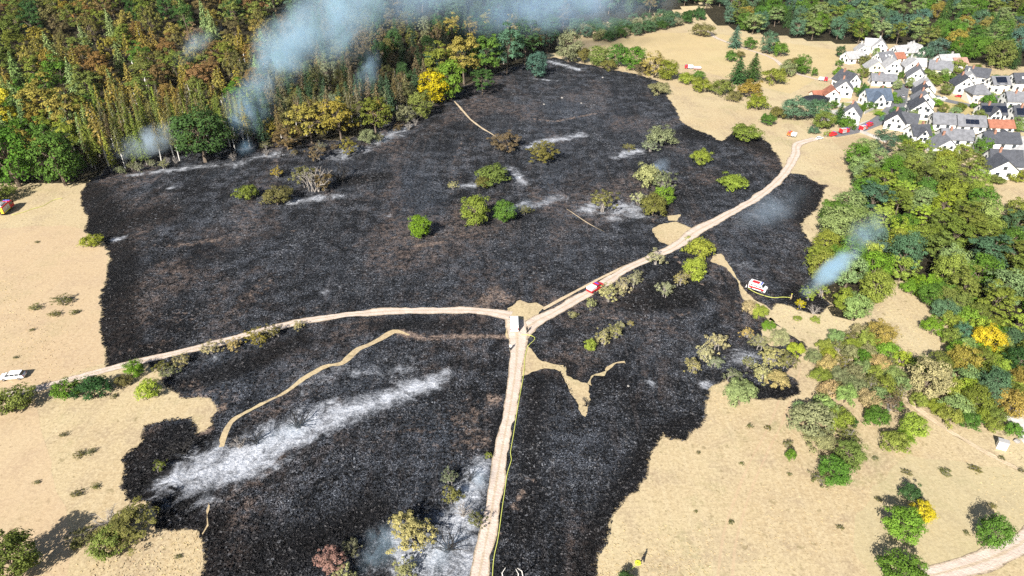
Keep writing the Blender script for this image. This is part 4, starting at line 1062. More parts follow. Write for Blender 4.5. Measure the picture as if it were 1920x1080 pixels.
def house(px, py, L, D, hw, hr, deg, wall, roof, label, dormers=0, solar=None, chimney=True, wing=None, skylights=0, windows=True, name='house', group='village houses', hip=0.0):
    """ridge along local x; hw wall height, hr ridge height over the eaves"""
    L, D, hw, hr = L * .83, D * .83, hw * .85, hr * .84
    x, y = G(px, py)
    root = link(name, None, None, (x, y, 0), math.radians(deg))
    A(root, label, 'house', group)
    def body(nm, L, D, hw, hr, ox=0, oy=0, turn=False, hip=0):
        b = MB(); hL, hD = L / 2, D / 2
        v = [(-hL, -hD, -.1), (hL, -hD, -.1), (hL, hD, -.1), (-hL, hD, -.1), (-hL, -hD, hw), (hL, -hD, hw), (hL, hD, hw), (-hL, hD, hw), (-hL + hip, 0, hw + hr), (hL - hip, 0, hw + hr)]
        f = [(0, 1, 5, 4), (2, 3, 7, 6), (1, 2, 6, 9, 5), (3, 0, 4, 8, 7), (4, 5, 9, 8), (6, 7, 8, 9)]
        if turn: v = [(-q[1], q[0], q[2]) for q in v]
        b.add([(q[0] + ox, q[1] + oy, q[2]) for q in v], f)
        link('wall', b.mesh('house_wall', M[wall]), root)
        e, t = .45, .22
        sl = hr / hD; r = MB()
        for sgn in (-1, 1):
            y0, z0 = sgn * (hD + e), hw - e * sl
            p = [(-hL - e, y0, z0 + .04), (hL + e, y0, z0 + .04), (hL + e - hip * 1.02, 0, hw + hr + .04), (-hL - e + hip * 1.02, 0, hw + hr + .04)]
            q = [(a, b_, c + t) for a, b_, c in p]
            w_ = p + q
            if turn: w_ = [(-k[1], k[0], k[2]) for k in w_]
            fs = [(0, 1, 2, 3), (7, 6, 5, 4), (0, 4, 5, 1), (1, 5, 6, 2), (2, 6, 7, 3), (3, 7, 4, 0)]
            r.add([(k[0] + ox, k[1] + oy, k[2]) for k in w_], fs)
        if hip:
            for sgn in (-1, 1):
                p = [(sgn * (hL + e), -hD - e, hw - e * sl + .05), (sgn * (hL + e), hD + e, hw - e * sl + .05), (sgn * (hL - hip), 0, hw + hr + .05)]
                q = [(a, b_, c + t) for a, b_, c in p]
                r.add([(k[0] + ox, k[1] + oy, k[2]) for k in p + q], [(0, 1, 2), (5, 4, 3), (0, 3, 4, 1), (1, 4, 5, 2), (2, 5, 3, 0)])
        return link('roof', r.mesh('house_roof', M[roof]), root)
    ro = body('main', L, D, hw, hr, hip=hip)
    tocam = math.atan2(-y, -x) - math.radians(deg)
    def sees(a): return math.cos(a - tocam) > -.15
    fm = 'frame_dark' if wall != 'beige' else 'frame'
    if windows:
        for sgn in (-1, 1):
            a = 0 if sgn > 0 else math.pi
            if sees(a) and not hip:
                for yy in (-D * .24, D * .24): window(root, sgn * L / 2, yy, 1.0, a, 1.25, 1.35, fm)
                if hw > 4: 
                    for yy in (-D * .24, D * .24): window(root, sgn * L / 2, yy, 3.6, a, 1.2, 1.3, fm)
                for yy in ((-D * .12, D * .12) if hr > 3 else (0,)): window(root, sgn * L / 2, yy, hw + .35, a, .9, 1.1, fm)
            a = sgn * math.pi / 2
            if sees(a):
                n = max(2, int(L / 3))
                for i in range(n):
                    xx = (i + .5) / n * L - L / 2
                    if sgn < 0 and i == n // 2:
                        d = MB(); d.box(-.5, .5, -.06, .05, 0, 2.1); dr = link('door', d.mesh('house_door', M['doorwood']), root, (xx, sgn * (D / 2 + .02), .1))
                        h_ = MB(); h_.box(.32, .4, -.12, -.06, 1.0, 1.1); link('handle', h_.mesh('door_handle', M['zinc']), dr)
                    else: window(root, xx, sgn * D / 2, 1.0, a, 1.25, 1.35, fm)
                    if hw > 4: window(root, xx, sgn * D / 2, 3.6, a, 1.2, 1.3, fm)
    sl = hr / (D / 2)
    if chimney:
        c = MB(); cx = L * .22; c.box(cx - .35, cx + .35, .3, 1.0, hw + hr - 1.2, hw + hr + 1.0); c.box(cx - .42, cx + .42, .23, 1.07, hw + hr + 1.0, hw + hr + 1.12)
        link('chimney', c.mesh('house_chimney', M['brick' if roof != 'light_roof' else 'concrete']), ro)
    for i in range(dormers):
        xx = ((i + .5) / dormers - .5) * L * .85
        yb = -D * .40; zb = hw + (D / 2 + yb) * sl
        d = MB(); d.box(-1.0, 1.0, 0, 2.4, -.4, 1.5)
        do = link('dormer', d.mesh('dormer_wall', M['white' if wall != 'cream' else 'cream']), root, (xx, yb, zb))
        r = MB(); r.add([(-1.25, -.3, 1.5), (1.25, -.3, 1.5), (1.25, 2.6, 1.5), (-1.25, 2.6, 1.5), (0, -.3, 2.3), (0, 2.6, 2.3)], [(0, 4, 5, 3), (1, 2, 5, 4), (0, 1, 4), (3, 5, 2), (3, 2, 1, 0)])
        link('dormer_roof', r.mesh('dormer_roof', M[roof]), do)
        window(do, 0, 0, .25, -math.pi / 2, 1.1, 1.0, fm)
    for i in range(skylights):
        xx = ((i + .5) / skylights - .5) * L * .5; yy = -D * .28; zz = hw + (D / 2 + yy) * sl + .32
        k = MB(); k.box(-.45, .45, -.55, .55, -.04, .08)
        link('skylight', k.mesh('skylight', M['lamp']), root, (xx, yy, zz), (math.atan(sl), 0, 0))
    if solar:
        nx_, ny_, side = solar
        pm = MB(); pm.box(-.8, .8, -.5, .5, 0, .05); pmesh = pm.mesh('solar_panel', M['solar'])
        slope_len = math.hypot(D / 2, hr)
        for i in range(nx_):
            for j in range(ny_):
                xx = (i - (nx_ - 1) / 2) * 1.66; s_ = (j + .9) * 1.05
                yy = side * (D / 2 - s_ * math.cos(math.atan(sl))); zz = hw + s_ * math.sin(math.atan(sl)) + .32
                link('solar_panel', pmesh, root, (xx, yy, zz), (-side * math.atan(sl), 0, 0))
    if wing:
        wl, wd, off, side = wing               # a cross gable reaching out of the front or back
        wr_h = hr * .82
        body('wing', wl, wd, hw, wr_h, off, side * (D / 2 + wl / 2 - 2.2), True)
        yy = side * (D / 2 + wl - 2.2)
        if sees(side * math.pi / 2):
            window(root, off - wd * .2, yy, 1.0, side * math.pi / 2, 1.3, 1.4, fm); window(root, off + wd * .2, yy, 1.0, side * math.pi / 2, 1.3, 1.4, fm); window(root, off, yy, hw + .2, side * math.pi / 2, 1.2, 1.2, fm)
    placed.append((x, y, max(L, D) * .55))
    return root


H = [
    # px, py, L, D, hw, hr, deg, wall, roof, label, extras
    (1597, 116, 13, 8, 3.2, 3.2, 20, 'white', 'light_roof', 'long white house with pale roof at the village tip by the meadow', {}),
    (1613, 105, 9, 8, 3.6, 4, 75, 'white', 'light_roof', 'white gabled house just behind the long pale-roofed tip house', {}),
    (1646, 98, 9, 9, 4, 4.6, 70, 'white', 'light_roof', 'topmost white gabled house against the wood', {'wing': (6, 6, 2, 1)}),
    (1690, 106, 15, 9, 3.4, 3.6, 15, 'white', 'light_roof', 'wide white-roofed house at the upper wood edge', {'dormers': 1}),
    (1712, 104, 10, 8, 3.6, 3.8, 100, 'white', 'light_roof', 'white gable end joined to the wide white-roofed house', {}),
    (1636, 140, 10, 10.5, 4.2, 4.6, 78, 'cream', 'light_roof', 'large cream gabled house in the upper village', {}),
    (1654, 120, 12, 8, 3.6, 3.8, 25, 'white', 'grey_roof', 'grey-roofed house behind the large cream gable', {'skylights': 2}),
    (1668, 136, 9, 9, 4, 4.4, 82, 'white', 'light_roof', 'white gable right beside the large cream gable', {}),
    (1678, 116, 8, 7, 3, 2.6, 10, 'white', 'red_roof', 'small red-roofed house in the upper village', {'chimney': False}),
    (1705, 136, 9, 9, 4.2, 4.4, 80, 'white', 'light_roof', 'white gabled house left of the broad grey roof', {'wing': (5, 5, 2, -1)}),
    (1714, 156, 11, 10, 4.4, 5, 68, 'white', 'grey_roof', 'tall white gable with a broad grey roof slope', {'solar': (3, 2, -1)}),
    (1757, 140, 12, 9, 4, 4, 160, 'yellow', 'grey_roof', 'pale yellow house with grey roof facing the street', {}),
    (1772, 124, 13, 9, 3.6, 3.4, 10, 'white', 'light_roof', 'pale low house in the last row before the wood', {}),
    (1794, 126, 8, 7, 3, 2.6, 5, 'white', 'rose_roof', 'small faded rose-roofed house beside the wood', {'chimney': False}),
    (1652, 158, 13, 8, 3, 2.8, 170, 'white', 'grey_roof', 'low grey-roofed bungalow above the blue-grey house', {'dormers': 1}),
    (1584, 165, 11, 10, 4.4, 4.6, 110, 'white', 'slate', 'tall white house with black ridge at the meadow side', {'dormers': 1}),
    (1578, 178, 9, 9, 4.2, 4.2, 70, 'white', 'grey_roof', 'white grey-roofed gable in front of the black-ridged house', {}),
    (1556, 188, 8, 8, 3.6, 3.4, 80, 'white', 'red_roof', 'white gable with an orange-red roof beside the black pavilion', {'chimney': False}),
    (1530, 185, 6, 5, 2.6, 1.6, 10, 'beige', 'red_roof', 'little orange-roofed outbuilding behind the black pavilion', {'chimney': False, 'windows': False}),
    (1638, 196, 13, 9, 3.8, 4.4, 5, 'white', 'blue_roof', 'blue-grey roofed house with central front gable', {'wing': (4, 5, -1, -1), 'dormers': 0}),
    (1593, 228, 9, 8.5, 4.2, 4.4, 62, 'white', 'grey_roof', 'white gabled house lowest on the street bend', {}),
    (1729, 178, 9, 9.5, 4.6, 4.4, 74, 'white', 'light_roof', 'first white gable of the stepped terrace row', {}),
    (1727, 190, 9, 9.5, 4.6, 4.2, 74, 'yellow', 'slate', 'pale yellow gable second in the stepped terrace row', {}),
    (1725, 203, 9, 9.5, 4.6, 4.2, 74, 'white', 'grey_roof', 'third gable of the stepped terrace row', {}),
    (1720, 219, 10, 10, 4.8, 4.6, 74, 'white', 'slate', 'nearest and largest gable of the stepped terrace row', {}),
    (1676, 238, 10, 9, 3.4, 4.2, 60, 'white', 'slate', 'white gable with dark wing at the lower street corner', {'wing': (6, 6, 2, -1)}),
    (1800, 172, 10, 10, 4.4, 4.6, 78, 'white', 'slate', 'white gable with dark verge above the dry lawn', {}),
    (1826, 152, 12, 9, 3.8, 3.8, 150, 'white', 'slate', 'dark-roofed house behind the gable above the dry lawn', {'dormers': 1}),
    (1812, 158, 10, 8, 3.6, 3.6, 70, 'white', 'light_roof', 'pale roofed house tucked behind the gable above the dry lawn', {}),
    (1826, 190, 9, 9, 5.2, 3.6, 0, 'beige', 'grey_roof', 'beige house with steep grey hipped roof by the dry lawn', {'hip': 2.5, 'chimney': False}),
    (1864, 172, 9, 8, 5.2, 3.2, 2, 'white', 'grey_roof', 'white house with a solar array on its grey roof', {'solar': (3, 3, -1), 'chimney': False}),
    (1908, 168, 11, 9, 5, 4, 0, 'white', 'slate', 'white house with dark roof and two bright skylights', {'skylights': 2}),
    (1905, 200, 15, 9, 4, 3.6, 175, 'white', 'grey_roof', 'long grey-roofed house at the right border', {'dormers': 1}),
    (1768, 240, 13, 8, 3.4, 3.6, 172, 'white', 'grey_roof', 'left half of the long dormered terrace', {'dormers': 2, 'chimney': False}),
    (1812, 244, 12, 8, 3.4, 3.6, 172, 'white', 'grey_roof', 'right half of the long dormered terrace with solar panels', {'dormers': 1, 'solar': (3, 2, 1), 'chimney': False}),
    (1852, 222, 11, 9, 3.6, 3.8, 176, 'white', 'slate', 'white house with a full dark solar roof right of the dry lawn', {'solar': (6, 3, 1), 'wing': (3.6, 4, 0, 1)}),
    (1912, 228, 11, 9, 3.8, 4, 175, 'white', 'slate', 'dark-roofed white house at the right border below the long grey one', {'solar': (5, 3, 1)}),
    (1868, 246, 11, 7, 3, 2.4, 176, 'white', 'red_roof', 'low red-roofed house between the terraces', {'chimney': False}),
    (1716, 262, 8, 8, 3.6, 3.4, 5, 'white', 'slate', 'small dark-roofed house behind a clipped hedge', {'wing': (3, 4, 0, -1)}),
    (1786, 268, 13, 9, 3.2, 3.2, 170, 'white', 'grey_roof', 'broad grey-roofed house above the wood edge', {}),
    (1764, 288, 10, 11, 3.6, 4.4, 78, 'white', 'grey_roof', 'white gabled house nearest the wood', {}),
    (1862, 288, 14, 9, 6.4, 3.2, 174, 'white', 'slate', 'tall three-storey white house with rows of windows', {'dormers': 2}),
    (1912, 296, 10, 9, 4, 3.6, 100, 'white', 'light_roof', 'white house at the right border beside the three-storey one', {}),
    (1872, 318, 12, 10, 3.8, 4.8, 172, 'white', 'slate', 'large dark-roofed house at the bottom right of the village', {'wing': (7, 9, 3, 1), 'dormers': 0}),
]
for h in H: house(*h[:10], **h[10])

# black-membrane garden pavilion with a domed roof
x, y = G(1525, 196)
pv = A(link('garden_pavilion', None, None, (x, y, 0), math.radians(8)), 'low black domed pavilion roof beside the orange-roofed gable', 'pavilion')
v, f = [], []
for i, (rr, zz) in enumerate([(1, 2.0), (.95, 2.6), (.7, 3.4), (.35, 3.9), (.02, 4.0)]):
    for k in range(16):
        a = 2 * math.pi * k / 16
        v.append((7 * rr * math.cos(a), 4 * rr * math.sin(a), zz))
for i in range(4):
    for k in range(16): j = (k + 1) % 16; f.append((i * 16 + k, i * 16 + j, (i + 1) * 16 + j, (i + 1) * 16 + k))
f.append(tuple(range(64, 80)))
link('roof', mesh('pavilion_roof', v, f, M['tarp'], True), pv)
for k in range(8):
    a = 2 * math.pi * k / 8 + .2
    b = MB(); b.tube([(6.4 * math.cos(a), 3.6 * math.sin(a), 0), (6.4 * math.cos(a), 3.6 * math.sin(a), 2.3)], [.12, .12], 6)
    link('post', b.mesh('pavilion_post', M['grey']), pv)

# garden walls and clipped hedges
def garden_wall(p, q, label, h=1.0):
    a, c = Vector(G(*p)), Vector(G(*q)); d = c - a
    b = MB(); b.box(0, d.length, -.15, .15, -.05, h); b.box(-.05, d.length + .05, -.2, .2, h, h + .08)
    A(link('garden_wall', b.mesh('garden_wall', M['concrete']), None, (a.x, a.y, 0), math.atan2(d.y, d.x)), label, 'wall', 'garden walls in the village')
garden_wall((1612, 248), (1662, 268), 'long low wall running from the street bend towards the wood')
garden_wall((1743, 186), (1772, 189), 'short wall beside the stepped terrace row')
garden_wall((1620, 214), (1650, 200), 'low wall along the green lawn below the blue-grey house')
garden_wall((1830, 206), (1870, 208), 'low wall in front of the beige hipped house')
garden_wall((1870, 206), (1925, 214), 'long wall beneath the long grey-roofed house')

HEDGE = [('shrub', 1690, 265, 30, .35, 'green', 'clipped green hedge left of the small dark-roofed house'), ('shrub', 1702, 260, 26, .4, 'green', 'clipped hedge touching the small dark-roofed house'), ('shrub', 1738, 258, 30, .35, 'bright', 'clipped green hedge right of the small dark-roofed house'), ('shrub', 1752, 200, 34, .45, 'bright', 'bright green bush mass by the terrace row and dry lawn'), ('shrub', 1815, 263, 26, .6, 'olive', 'rounded olive bush in front of the three-storey house'),
         ('fir', 1614, 182, 24, 1.1, 'dark', 'dark conical conifer beside the blue-grey house'), ('round', 1728, 126, 34, 1.1, 'teal', 'dark round tree in the upper village by the wood'), ('shrub', 1748, 160, 40, .5, 'oliveg', 'olive hedge above the terrace row'), ('shrub', 1775, 156, 36, .5, 'green', 'green hedge behind the gable above the dry lawn'), ('round', 1790, 142, 34, .9, 'yellowgreen', 'yellow-green garden tree in the upper right village'), ('shrub', 1850, 200, 30, .8, 'green', 'green garden bush between the hipped and the solar house'), ('shrub', 1885, 188, 26, .7, 'oliveg', 'olive garden bush below the solar house'), ('shrub', 1667, 158, 20, .7, 'lime', 'lime garden bush by the low bungalow'), ('shrub', 1605, 160, 24, .7, 'green', 'green bush above the tall black-ridged house'), ('shrub', 1560, 205, 22, .8, 'green', 'green bush before the orange-red roofed gable'), ('shrub', 1690, 212, 14, .8, 'blue', 'little bluish bush at the kerb of the street'), ('shrub', 1672, 214, 14, .8, 'blue', 'second bluish kerb bush lower on the street'), ('shrub', 1655, 228, 16, .7, 'blue', 'third bluish kerb bush at the street bend'),
         ('shrub', 1630, 203, 30, .4, 'green', 'low garden border under the blue-grey house'), ('round', 1870, 128, 60, .9, 'oliveg', 'big olive-green tree behind the solar roof house'), ('fir', 1898, 130, 26, 1.6, 'dark', 'dark pointed conifer at the upper right wood edge'), ('round', 1838, 292, 40, .9, 'green', 'green tree beside the three-storey house'), ('round', 1660, 120, 16, .9, 'green', 'small garden tree by the small red-roofed house'), ('shrub', 1688, 148, 16, .9, 'green', 'garden bush at the top of the street'), ('shrub', 1620, 122, 30, .6, 'olive', 'olive scrub below the topmost white gable'), ('round', 1800, 300, 40, .8, 'yellowgreen', 'yellow-green tree right of the house nearest the wood'), ('shrub', 1716, 276, 22, .5, 'bright', 'clipped bright bush in front of the small dark-roofed house'), ('shrub', 1740, 145, 30, .5, 'oliveg', 'olive garden hedge under the pale yellow house'), ('shrub', 1905, 336, 50, .3, 'yellowgreen', 'yellow-green hedge under the large dark-roofed house'), ('shrub', 1865, 342, 44, .3, 'oliveg', 'olive hedge under the large dark-roofed house')]
for e in HEDGE: T(*e)
cnts = {}
cnts['A'] = wood([(170, 326), (330, 306), (470, 284), (480, 230), (190, 230)], .95, [(4, 'spruce', (3.6, 5.0), (14, 19), 'oliveg'), (2, 'dying', (3.4, 4.6), (14, 19), 'gold'), (5, 'dying', (3.2, 4.4), (13, 18), 'olive'), (2, 'spruce', (3.6, 4.6), (13, 17), 'yellowgreen'), (2, 'forest', (6, 7.5), (11, 14), 'olive'), (2, 'dying', (3.2, 4.4), (13, 18), 'deadcon')], 'the tall stand', [(265, 'beside the corner trees'), (340, 'above the low smoke'), (999, 'behind the dome tree')], 3000, seed=1, maxn=110)
cnts['B'] = wood([(-70, 330), (-70, 215), (200, 215), (170, 300), (80, 305), (-20, 310)], .8, [(3, 'forest', (7, 10), (10, 14), 'yellowgreen'), (3, 'forest', (7, 10), (10, 14), 'gold'), (2, 'forest', (7, 10), (10, 14), 'green'), (2, 'spruce', (5, 6), (13, 17), 'pale')], 'the left rise', [(60, 'at the border'), (130, 'behind the corner trees'), (999, 'beside the spruces')], 2500, seed=2)
cnts['C'] = wood([(-80, 225), (490, 225), (500, 110), (-80, 110)], 1.0, [(2, 'forest', (9, 12), (12, 16), 'rust'), (4, 'forest', (9, 12), (12, 16), 'oliveg'), (2, 'forest', (9, 12), (12, 16), 'green'), (1, 'dying', (5, 6.5), (13, 16), 'gold'), (3, 'loose', (9, 12), (11, 15), 'gold'), (1, 'fir', (7, 9), (13, 16), 'pale'), (3, 'loose', (9, 12), (11, 15), 'olive')], 'the middle forest', [(110, 'at the border'), (210, 'above the corner trees'), (330, 'above the tall stand'), (420, 'below the small wisp'), (999, 'beside the main plume')], 5000, seed=3, size=1.12)
cnts['D'] = wood([(-80, 110), (500, 110), (540, -60), (-90, -60)], .98, [(2, 'loose', (9, 13), (13, 17), 'rust'), (3, 'forest', (9, 13), (13, 17), 'brown'), (4, 'forest', (9, 13), (13, 17), 'oliveg'), (2, 'fir', (8, 10), (14, 18), 'pale'), (4, 'loose', (9, 13), (12, 16), 'gold'), (2, 'forest', (9, 12), (13, 17), 'dark'), (3, 'loose', (9, 13), (12, 16), 'olive')], 'the upper forest', [(90, 'at the border'), (190, 'near the top corner'), (300, 'left of the wisp'), (400, 'above the wisp'), (999, 'beside the main plume')], 6000, seed=4, maxn=260, size=1.12)
cnts['E'] = wood([(480, 276), (560, 264), (760, 218), (780, 195), (480, 200)], .8, [(3, 'spruce', (5, 6.5), (13, 17), 'conifer'), (3, 'forest', (7, 9), (10, 14), 'olive'), (2, 'loose', (7, 9), (8, 11), 'gold'), (2, 'dying', (4, 5), (14, 17), 'deadcon'), (2, 'loose', (7, 9), (9, 12), 'greyolive')], 'the forest edge', [(560, 'beside the blue smoke'), (640, 'behind the golden pair'), (700, 'by the olive-green tree'), (999, 'near the yellow tree')], 3000, seed=5)
cnts['F'] = wood([(490, 200), (800, 195), (860, 125), (840, 60), (490, 60)], 1.0, [(2, 'spruce', (6.5, 8), (13, 16), 'conifer'), (1, 'fir', (7, 9), (13, 16), 'deadcon'), (3, 'round', (8, 11), (11, 14), 'dark'), (4, 'loose', (8, 11), (11, 15), 'olive'), (4, 'loose', (8, 11), (11, 15), 'brown'), (2, 'loose', (7, 10), (11, 14), 'greyolive')], 'the conifer stand', [(560, 'under the plume'), (640, 'right of the plume'), (710, 'by the blue streak'), (999, 'above the yellow tree')], 4000, seed=6)
cnts['G'] = wood([(800, 168), (1000, 104), (1040, 98), (1040, 50), (840, 50)], .82, [(4, 'spruce', (5.5, 7.5), (14, 18), 'conifer'), (3, 'forest', (8, 11), (12, 16), 'teal'), (3, 'forest', (8, 11), (11, 15), 'dark'), (1, 'forest', (8, 11), (12, 15), 'gold')], 'the dark wood', [(880, 'above the yellow tree'), (950, 'above the upper edge'), (999, 'near the bluish tree'), (1999, 'by the burn head')], 3000, seed=7)
cnts['H'] = wood([(490, 60), (1060, 56), (1100, 34), (1310, 8), (1340, -60), (480, -60)], .84, [(4, 'forest', (10, 14), (12, 16), 'blue'), (3, 'fir', (7, 9), (14, 18), 'conifer'), (4, 'round', (10, 14), (11, 15), 'dark'), (1, 'forest', (9, 13), (12, 16), 'brown')], 'the smoke-veiled wood', [(640, 'behind the plume'), (780, 'right of the plume'), (920, 'above the conifer stand'), (1060, 'above the burn head'), (1200, 'above the far hedge'), (9999, 'by the far track')], 5000, seed=8, maxn=230, kind={'forest': 'far_broadleaf_tree'})  # generic broadleaf trees named apart by wood, species unknown
cnts['I'] = wood([(1322, 14), (1350, 52), (1440, 72), (1480, 74), (1590, 88), (1632, 80), (1700, 94), (1740, 104), (1770, 124), (1920, 128), (1990, 130), (2010, -60), (1322, -60)], .80, [(4, 'round', (10, 14), (10, 14), 'blue'), (4, 'forest', (10, 14), (11, 15), 'pale'), (4, 'round', (10, 14), (10, 14), 'green'), (2, 'forest', (10, 13), (11, 15), 'oliveg'), (1, 'round', (10, 13), (10, 14), 'gold'), (1, 'fir', (8, 10), (13, 17), 'dark')], 'the far wood', [(1440, 'beside the far track'), (1540, 'above the meadow bushes'), (1620, 'by the village tip'), (1700, 'above the topmost gable'), (1780, 'above the round tree'), (1860, 'above the solar house'), (9999, 'at the far border')], 6000, seed=9, maxn=290, kind={'forest': 'far_broadleaf_tree', 'round': 'broadleaf_tree'})  # same generic forest and round trees, not identified as any species
cnts['J'] = wood([(1525, 520), (1548, 420), (1600, 385), (1602, 330), (1592, 310), (1620, 296), (1700, 292), (1760, 310), (1830, 350), (1836, 395), (1920, 405), (1985, 430), (1985, 640), (1880, 645), (1830, 610), (1790, 566), (1705, 530), (1660, 528), (1640, 560), (1600, 625), (1560, 600)], .80, [(4, 'forest', (8, 11), (8, 12), 'oliveg'), (4, 'round', (8, 11), (7, 10), 'pale'), (4, 'round', (8, 11), (7, 11), 'green'), (4, 'round', (7, 10), (6, 10), 'yellowgreen'), (1, 'forest', (8, 11), (8, 12), 'teal'), (3, 'loose', (7, 10), (7, 10), 'lime')], 'the leafy wood', [(1600, 'at the burn edge'), (1660, 'behind the smoke plume'), (1720, 'above the sandy clearing'), (1780, 'below the village'), (1850, 'below the dark-roofed house'), (9999, 'at the border')], 6000, seed=10, kind={'forest': 'broadleaf_tree'})  # the forest type again under another name, species not known
cnts['K'] = wood([(1590, 640), (1640, 640), (1700, 692), (1768, 700), (1780, 640), (1762, 592), (1815, 590), (1880, 640), (1960, 650), (1960, 700), (1880, 790), (1800, 790), (1740, 745), (1690, 690), (1640, 670)], .66, [(4, 'shrub', (4, 6.5), (3.5, 5), 'yellowgreen'), (2, 'shrub', (4, 6), (3.5, 5), 'lime'), (3, 'round', (5, 7), (5, 7), 'oliveg'), (2, 'round', (5, 7.5), (5, 7), 'gold'), (3, 'shrub', (5, 7), (4, 5), 'pale'), (3, 'shrub', (5, 7), (4, 5), 'bright'), (1, 'round', (5, 7), (5, 7), 'teal')], 'the bright belt', [(1680, 'by the loose scrub'), (1760, 'by the straw tree'), (1830, 'near the golden tree'), (9999, 'near the red car')], 3000, seed=12)
cnts['L'] = wood([(1545, 650), (1620, 630), (1680, 690), (1700, 750), (1600, 765), (1545, 745), (1520, 690)], .72, [(3, 'shrub', (4, 6), (3, 4.5), 'yellowgreen'), (3, 'shrub', (4, 6), (3, 4.5), 'greyolive'), (2, 'shrub', (4, 6), (3, 4.5), 'straw'), (2, 'shrub', (4, 6), (3, 4.5), 'pale'), (2, 'thin', (3, 5), (2.5, 4), 'olive')], 'the loose scrub', [(1600, 'by the burn'), (1999, 'by the clearing')], 2000, seed=13)
cnts['M'] = wood([(1050, 62), (1130, 82), (1230, 60), (1320, 36), (1320, 26), (1180, 48), (1100, 48)], .8, [(3, 'shrub', (7, 10), (5, 7), 'dark'), (2, 'shrub', (6, 9), (5, 6), 'greyolive'), (2, 'round', (7, 9), (6, 8), 'teal')], 'the far hedge', [(1120, 'above the burn corner'), (1200, 'above the burn hedge'), (9999, 'by the far track')], 1500, seed=14)
cnts['N'] = wood([(490, 300), (700, 275), (780, 238), (790, 222), (690, 250), (490, 280)], 1.0, [(2, 'thin', (3, 5), (2.5, 4), 'greyolive'), (2, 'char', (3, 5), (2, 3), 'olive'), (2, 'twig', (3, 5), (2.5, 4), 'olive'), (1, 'thin', (3, 4), (2, 3), 'brown')], 'the singed undergrowth', [(600, 'by the brown tree'), (690, 'under the golden pair'), (999, 'under the yellow tree')], 800, seed=15, maxn=26)
cnts['O'] = wood([(210, 330), (330, 316), (440, 306), (440, 288), (210, 312)], .95, [(2, 'thin', (3, 5), (2.5, 4), 'greyolive'), (2, 'twig', (3, 5), (2.5, 4), 'olive'), (1, 'char', (3, 4), (2, 3), 'olive')], 'the smoking undergrowth', [(300, 'by the corner trees'), (999, 'beside the dome tree')], 800, seed=16, maxn=22)
cnts['P'] = wood([(1570, 110), (1640, 100), (1760, 122), (1910, 150), (1915, 290), (1830, 285), (1740, 270), (1640, 215), (1560, 200)], 1.15, [(3, 'shrub', (3.5, 6), (2, 3.6), 'green'), (2, 'round', (4, 6.5), (4, 6), 'oliveg'), (2, 'shrub', (3, 5), (1.6, 3), 'bright'), (2, 'round', (4, 6), (4, 6), 'pale')], 'the village gardens', [(1620, 'by the tip houses'), (1670, 'near the blue-grey roof'), (1720, 'near the street'), (1780, 'behind the terrace row'), (1840, 'by the dry lawn'), (9999, 'near the solar house')], 500, seed=31, maxn=70, keep=.7)
cnts['Q'] = wood([(1690, 538), (1760, 543), (1830, 578), (1910, 650), (1890, 705), (1800, 684), (1778, 622), (1742, 580)], .62, [(4, 'round', (5, 7.5), (5, 7), 'green'), (4, 'shrub', (4, 6.5), (3.5, 5), 'yellowgreen'), (3, 'round', (5, 7), (5, 7), 'pale'), (2, 'shrub', (4, 6), (3, 5), 'bright'), (2, 'round', (5, 7), (5, 7), 'oliveg'), (1, 'round', (5, 7), (5, 7), 'gold')], 'the clearing rim', [(1740, 'above the sand'), (1800, 'right of the sand'), (1860, 'near the yellow tree'), (9999, 'at the border')], 1500, seed=41, keep=.6)
cnts['R'] = wood([(1600, 655), (1700, 700), (1770, 740), (1880, 780), (1870, 815), (1760, 790), (1690, 765), (1640, 740)], .8, [(3, 'shrub', (3.5, 5.5), (3, 4), 'yellowgreen'), (3, 'shrub', (3.5, 5.5), (3, 4), 'pale'), (2, 'shrub', (3.5, 5.5), (3, 4), 'green'), (2, 'thin', (3, 4.5), (2.5, 3.5), 'olive')], 'the footpath scrub', [(1700, 'by the loose scrub'), (1780, 'by the straw tree'), (9999, 'near the cabinet')], 900, seed=42, keep=.6, maxn=40)

# ------------------------------------------------------------------ vehicles
WHEELS = {}


def add_wheels(root, xs, ys, r, w=.24):
    if r not in WHEELS:
        a = MB(); a.wheel(0, 0, 0, r, w); c = MB(); c.wheel(0, 0, 0, r * .6, w + .04, 12)
        WHEELS[r] = (a.mesh('tyre', M['rubber']), c.mesh('rim', M['rim']))
    for x in xs:
        for y in ys:
            o = link('wheel', WHEELS[r][0], root, (x, y, r))
            link('rim', WHEELS[r][1], o)


def part(root, name, mb, mat, smooth=False, **kw): return link(name, mb.mesh(name, M[mat], smooth), root, **kw)


def vroot(name, px, py, deg, label, cat, group=None):
    x, y = G(px, py)
    k = .7 if py < 270 else 1.0                # the vehicles below the village are the small kind
    return A(link(name, None, None, (x, y, .075), math.radians(deg), k), label, cat, group)


